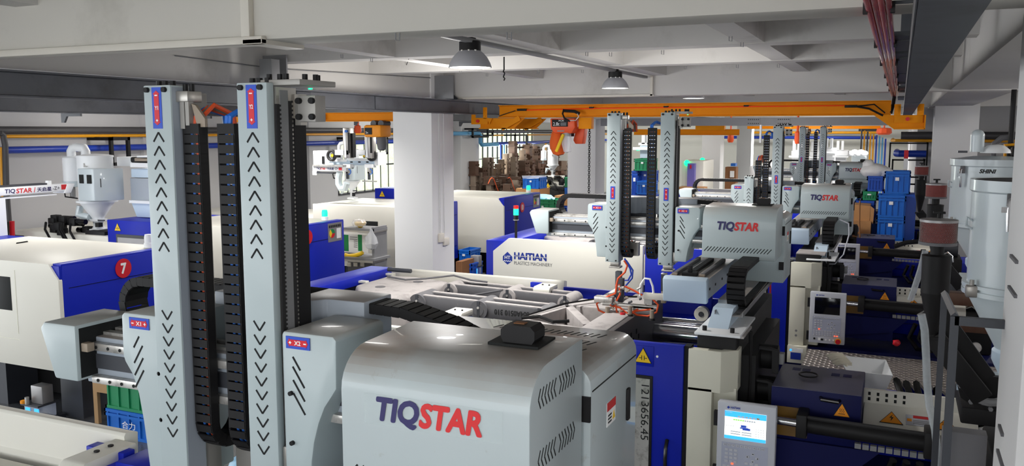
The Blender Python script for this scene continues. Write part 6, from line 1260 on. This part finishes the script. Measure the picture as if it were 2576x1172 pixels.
# large hopper dryers
def big_dryer(cx, cy, r, label, word=None, lidless=False):
    d = thing('hopper_dryer', (cx, cy, 1.75), label, 'dryer')
    MB().lathe((cx, cy, 2.34), [(r, 0), (r, .52), (r*1.04, .53), (r*1.04, .59), (r*.98, .59)]+([(r*.95, .2)] if lidless else [(r*.5, .615), (.001, .62)]), 40, not lidless).build('drum', 'dryer_paint', d)
    if lidless: MB().lathe((cx, cy, 2.922), [(.001, 0), (r*.96, 0), (r*.96, .005), (.001, .005)], 32).build('interior_shade', 'black', d)  # black disc put in for the shaded inside of the open drum
    MB().lathe((cx, cy, 2.30), [(r*1.02, .05), (r*1.08, .05), (r*1.08, .03), (r*1.04, .03), (r*1.04, .015), (r*1.08, .015), (r*1.08, -.01), (r*1.0, -.01)], 40).build('clamp_ring', 'dryer_paint', d)
    MB().lathe((cx, cy, 1.98), [(r*.42, -.02), (r*.46, .0), (r*1.0, .31), (r*1.0, .33)], 40).build('cone', 'dryer_paint', d)
    MB().lathe((cx, cy, 1.93), [(r*.3, -.14), (r*.44, -.06), (r*.5, -.02), (r*.5, .03), (r*.44, .05)], 24).build('outlet', 'pale_blue', d)
    B(cx-r*.6, cx+r*.6, cy-r*.6, cy+r*.6, 1.75, 1.79).build('base_plate', 'dryer_paint', d, bevel=.004)
    MB().cyl((cx-r*.1, cy-r*.6, 1.86), (cx-r*.1, cy-r*.5, 1.86), .05, n=16).build('sight_glass', 'mesh_grey', d)
    for a in ((-2.0,) if lidless else (-2.35, -.5)):
        q = V((cx+r*1.07*math.cos(a), cy+r*1.07*math.sin(a), 2.83)); n_ = V((math.cos(a), math.sin(a), 0))
        lt = MB().tube([q+V((0, 0, .03)), q+n_*.02, q+n_*.025-V((0, 0, .05)), q+n_*.012-V((0, 0, .16))], .012, 8).build('latch', 'chrome', d); MB().box(q.x-.02, q.x+.02, q.y-.02, q.y+.01, q.z-.03, q.z+.04).build('latch_body', 'cast_grey', d, bevel=.004); B(q.x-.045, q.x-.01, q.y-.03, q.y-.02, q.z-.06, q.z-.03).build('latch_hook', 'chrome', d)
    a = -2.6; q = V((cx+r*1.1*math.cos(a), cy+r*1.1*math.sin(a), 2.3))
    B(q.x-.03, q.x+.03, q.y-.03, q.y+.03, 2.285, 2.35).build('ring_clamp', 'alu', d, bevel=.008); MB().cyl(q+V((0, 0, .05)), q+V((0, 0, .08)), .012, n=8).build('clamp_bolt', 'alu', d)
    a = -2.9; q = V((cx+r*math.cos(a), cy+r*math.sin(a), 2.7)); MB().tube([q, q+V((-.03, 0, .02)), q+V((-.03, 0, -.03)), q+V((0, 0, -.045))], .008, 6).build('lift_lug', 'dryer_paint', d)
    if word:
        W = TXT_bend(word, (cx, cy, 2.825), r*1.003, -PI/2-.16, .04, .14, 'print_black', d)
    return d
def TXT_bend(s, c, r, a0, h, w, mt, par):
    o = text(s, (0, 0, 0), h, mt, par, w, bold=.04, shear=.25)
    for v in o.data.vertices:
        a = a0+v.co.x/r; rr = r-v.co.y; v.co = V((c[0]+rr*math.cos(a), c[1]+rr*math.sin(a), c[2]+v.co.z))
    o.location = -ORI[par]; ORI[o] = V((0, 0, 0)); return o
bdA = big_dryer(.68, 5.5, .3, 'large pale dryer with an open rim, nearest, left of the right edge', lidless=True)
bdB = big_dryer(.80, 9.4, .34, 'large pale dryer with black maker lettering behind the open one', word='SHINI')
MB().tube([(.66, 9.25, 3.0), (.66, 9.25, 3.15)], .06, 14).build('filter_cap', 'dryer_paint', bdB); MB().ball((.66, 9.25, 3.15), .06, n=8).build('cap_dome', 'dryer_paint', bdB)
MB().lathe((.82, 9.3, 2.99), [(.13, 0), (.12, .03), (.07, .07), (.001, .08)], 20).build('inspection_lid', 'white_paint', bdB); B(.5, .58, 9.2, 9.24, 2.99, 3.01).build('hinge', 'dark_steel', bdB)
vl = thing('valve_pipes', (1.05, 9.4, 2.3), 'black post, grey bent duct and yellow handle pipe at the far right', 'pipe')
MB().tube([at(2500, 395, Y=9.7), at(2503, 360, Y=9.7), at(2520, 347, Y=9.7), at(2545, 345, Y=9.7)], .03, 10).build('bent_duct', 'cast_grey', vl); MB().tube([at(2552, 225, Y=9.6), at(2540, 400, Y=9.6)], .025, 8).build('post', 'black', vl); MB().tube([at(2528, 395, Y=9.5), at(2528, 365, Y=9.5), at(2565, 363, Y=9.5)], .015, 8).build('yellow_handle', 'pipe_yellow', vl)
B(at(2545, 400, Y=9.4).x, at(2570, 400, Y=9.4).x, 9.4, 9.6, 2.95, 3.05).build('valve', 'black', vl, bevel=.02)
# cyclone receivers with red filters
def cyclone(cx, cy, z, r, label, full=True):
    c = thing('filter_receiver', (cx, cy, z-.6), label, 'filter')
    f = MB().lathe((cx, cy, z-.1), [(r, 0), (r, .1)], 40).build('filter_element', 'filter_red', c)
    MB().lathe((cx, cy, z-.115), [(r*.5, 0), (r*1.05, 0), (r*1.05, .015), (r*.9, .018)], 40).build('filter_base', 'cast_grey', c); MB().lathe((cx, cy, z), [(r*.9, 0), (r*1.04, 0), (r*1.04, .012), (.001, .02)], 40).build('filter_lid', 'mesh_grey', c)
    if full:
        g = MB(); n = 44
        for i in range(n):
            for j in range(7):
                a = 2*PI*(i+.5*(j % 2))/n
                if math.sin(a) > .35: continue
                q = V((cx+r*1.012*math.cos(a), cy+r*1.012*math.sin(a), z-.094+j*.0145)); t = V((-math.sin(a), math.cos(a), 0))*r*PI/n*.9
                for s in (-1, 1): g.tube([q-t, q+V((0, 0, s*.007)), q+t], .0008, 3)
        g.build('wire_guard', 'mesh_grey', c, kind='stuff', smooth=False)
    MB().cyl((cx, cy, z+.015), (cx, cy, z+.045), .01, n=8).build('wing_bolt', 'black', c); B(cx-.028, cx+.028, cy-.008, cy+.008, z+.04, z+.052).build('wing_nut', 'black', c, bevel=.003)
    MB().lathe((cx, cy, z-.17), [(r*.38, 0), (r*.38, .055)], 20).build('neck', 'black', c); q = cx-r*.3
    MB().lathe((cx, cy, z-.36), [(r*.78, 0), (r*.8, .17), (r*.82, .19), (r*.4, .195)], 32).build('cylinder', 'black', c)
    MB().lathe((cx, cy, z-.58), [(r*.2, 0), (r*.26, .02), (r*.78, .22)], 32).build('cone', 'black', c)
    B(cx-.05, cx+.05, cy-.03, cy+.03, z-.6, z-.585).build('flange', 'black', c)
    return c
f1 = cyclone(.195, 4.8, 2.745, .085, 'nearest black filter receiver with a meshed red filter drum'); f2 = cyclone(.30, 8.25, 2.735, .082, 'middle black filter receiver with a red drum', False); f3 = cyclone(.262, 12.2, 2.74, .08, 'farthest black filter receiver with a red drum', False)
for y, x, f_ in ((4.8, .2, f1), (8.25, .3, f2), (12.2, .26, f3)):
    ar = MB(); seg2((x, 2.16), (x+.24, 1.86), .1, 'y', y-.02, y+.02, ar); ar.build('feed_arm', 'black', f_, bevel=.003)
MB().cyl((.20, 4.8, 2.12), (.20, 4.8, 2.17), .02, n=10).build('coupling', 'black', f1)
hz = [(2306, 745), (2322, 770), (2330, 860), (2332, 940), (2338, 1010), (2352, 1085), (2366, 1172)]
props(MB().tube([at(a, b, Y=4.5) for a, b in ((2318, 790), (2326, 830), (2330, 900), (2332, 960), (2338, 1020), (2352, 1080), (2362, 1172))], .018, 12).build('clear_hose', 'hose_clear'), 'clear reinforced hose running down beside the dark steel frame', 'hose')
props(MB().tube([at(2328, 630, Y=8.0), at(2315, 680, Y=8.0), at(2302, 720, Y=8.0), at(2290, 755, Y=8.0)], .026, 10).build('clear_hose', 'hose_clear'), 'clear slanting hose left of the nearest filter receiver', 'hose')
MB().tube([at(2250, 620, Y=8.1), at(2280, 610, Y=8.1), at(2320, 607, Y=8.1)], .02, 8).build('hose', 'black', f2)
# dark steel frame, grey cabinet and the drive below the dryer
fm = thing('steel_frame', (.28, 3.9, 1.0), 'dark grey square tube frame in front of the large dryer', 'frame')
A_, B2, C2 = at(2376, 738, Y=4.25), at(2402, 795, Y=3.85), at(2535, 815, Y=3.85)
t = .013
B(A_.x-t, A_.x+t, 4.25-t, 4.25+t, .6, A_.z).build('leg', 'dark_steel', fm); B(B2.x-t*1.2, B2.x+t*1.2, 3.85-t, 3.85+t, .6, B2.z).build('leg', 'dark_steel', fm)
MB().tube([A_, B2], t*1.2, 4).build('rail', 'dark_steel', fm); B(B2.x, C2.x+.3, 3.85-t, 3.85+t, B2.z-.035, B2.z).build('rail', 'dark_steel', fm)
props(B(at(2372, 1090, Y=4.0).x, .395, 4.02, 4.1, .5, at(2400, 1090, Y=4.0).z).build('grey_cabinet', 'cast_grey', bevel=.004), 'flat grey cabinet face behind the steel frame legs', 'cabinet')
dv = thing('hopper_support', (.55, 5.2, 1.4), 'black bolted support and drive under the open dryer', 'support')
g = MB(); seg2((at(2338, 775, Y=4.9).x, at(2338, 775, Y=4.9).z), (at(2470, 958, Y=4.9).x, at(2470, 958, Y=4.9).z), .14, 'y', 4.88, 4.92, g); g.build('slanted_plate', 'black', dv)
B(.36, .85, 5.0, 5.5, 1.66, 1.75).build('support_plate', 'black', dv, bevel=.01)
p = at(2492, 965, Y=4.95); MB().tube(arc(p, .1, PI, 2*PI, 12, 'y'), .022, 8).build('ring_flange', 'steel_grey', dv); MB().prism([(p.x-.17, p.z+.03), (p.x+.3, p.z+.03), (p.x+.3, p.z-.14), (p.x-.05, p.z-.15), (p.x-.13, p.z-.1)], 'y', 4.98, 5.02).build('drive_plate', 'black', dv, smooth=False)
for a in (-2.9, -2.2, -1.5): MB().cyl((p.x+.14*math.cos(a), 4.96, p.z+.14*math.sin(a)), (p.x+.14*math.cos(a), 4.98, p.z+.14*math.sin(a)), .012, n=6).build('bolt', 'steel_grey', dv)
B(.5, .95, 4.75, 5.4, 1.28, 1.55).build('drive_block', 'black', dv, bevel=.02); MB().cyl((.56, 4.74, 1.34), (.56, 4.75, 1.34), .06, n=16).build('drive_hole', 'slot_dark', dv)
p = at(2418, 968, Y=5.0); B(p.x-.02, p.x+.03, 5.0, 5.02, p.z-.03, p.z+.03).build('blue_tag', 'pale_blue', dv)
for k in range(3): MB().tube([at(2440+k*10, 905, Y=5.3), at(2448+k*6, 930, Y=5.2), at(2436+k*8, 950, Y=5.2)], .012, 6).build('cable', 'black', dv)
for yb, zz in ((9.35, 1.5), (9.3, 1.25)): props(B(.3, .9, yb, yb+.15, zz, zz+.12).build('wall_shelf', 'mould_steel', bevel=.005), 'brown dusty beam behind the frame, %s' % ('upper' if zz > 1.4 else 'lower'), 'beam')
p = at(2455, 875, Y=9.2); props(MB().cyl(p, p+V((0, .03, 0)), .05, n=16).build('round_plate', 'steel_bright'), 'small round metal plate behind the frame', 'plate')
p = at(2255, 862, Y=8.9); props(MB().ball((p.x, p.y, p.z), .035, .03, .03, 6).build('red_rag', 'red', noise=.008), 'red rag lying on the tread plate by the black hoses', 'rag')
props(MB().tube([at(2112, 552, Y=9.6), at(2135, 562, Y=9.6), at(2136, 590, Y=9.6), at(2122, 640, Y=9.5), at(2100, 664, Y=9.5), at(2082, 664, Y=9.5), at(2070, 645, Y=9.5)], .007, 8).build('white_cable', 'plastic_grey'), 'looped white cable hanging before the second operator panel', 'cable')
props(MB().tube([at(1938, 705, Y=7.2), at(1937, 790, Y=7.2), at(1940, 830, Y=7.2)], .008, 6).build('hanging_red_line', 'led_red' if 0 else 'red'), 'thin red cord hanging beside the cable tray of the second robot', 'cord')
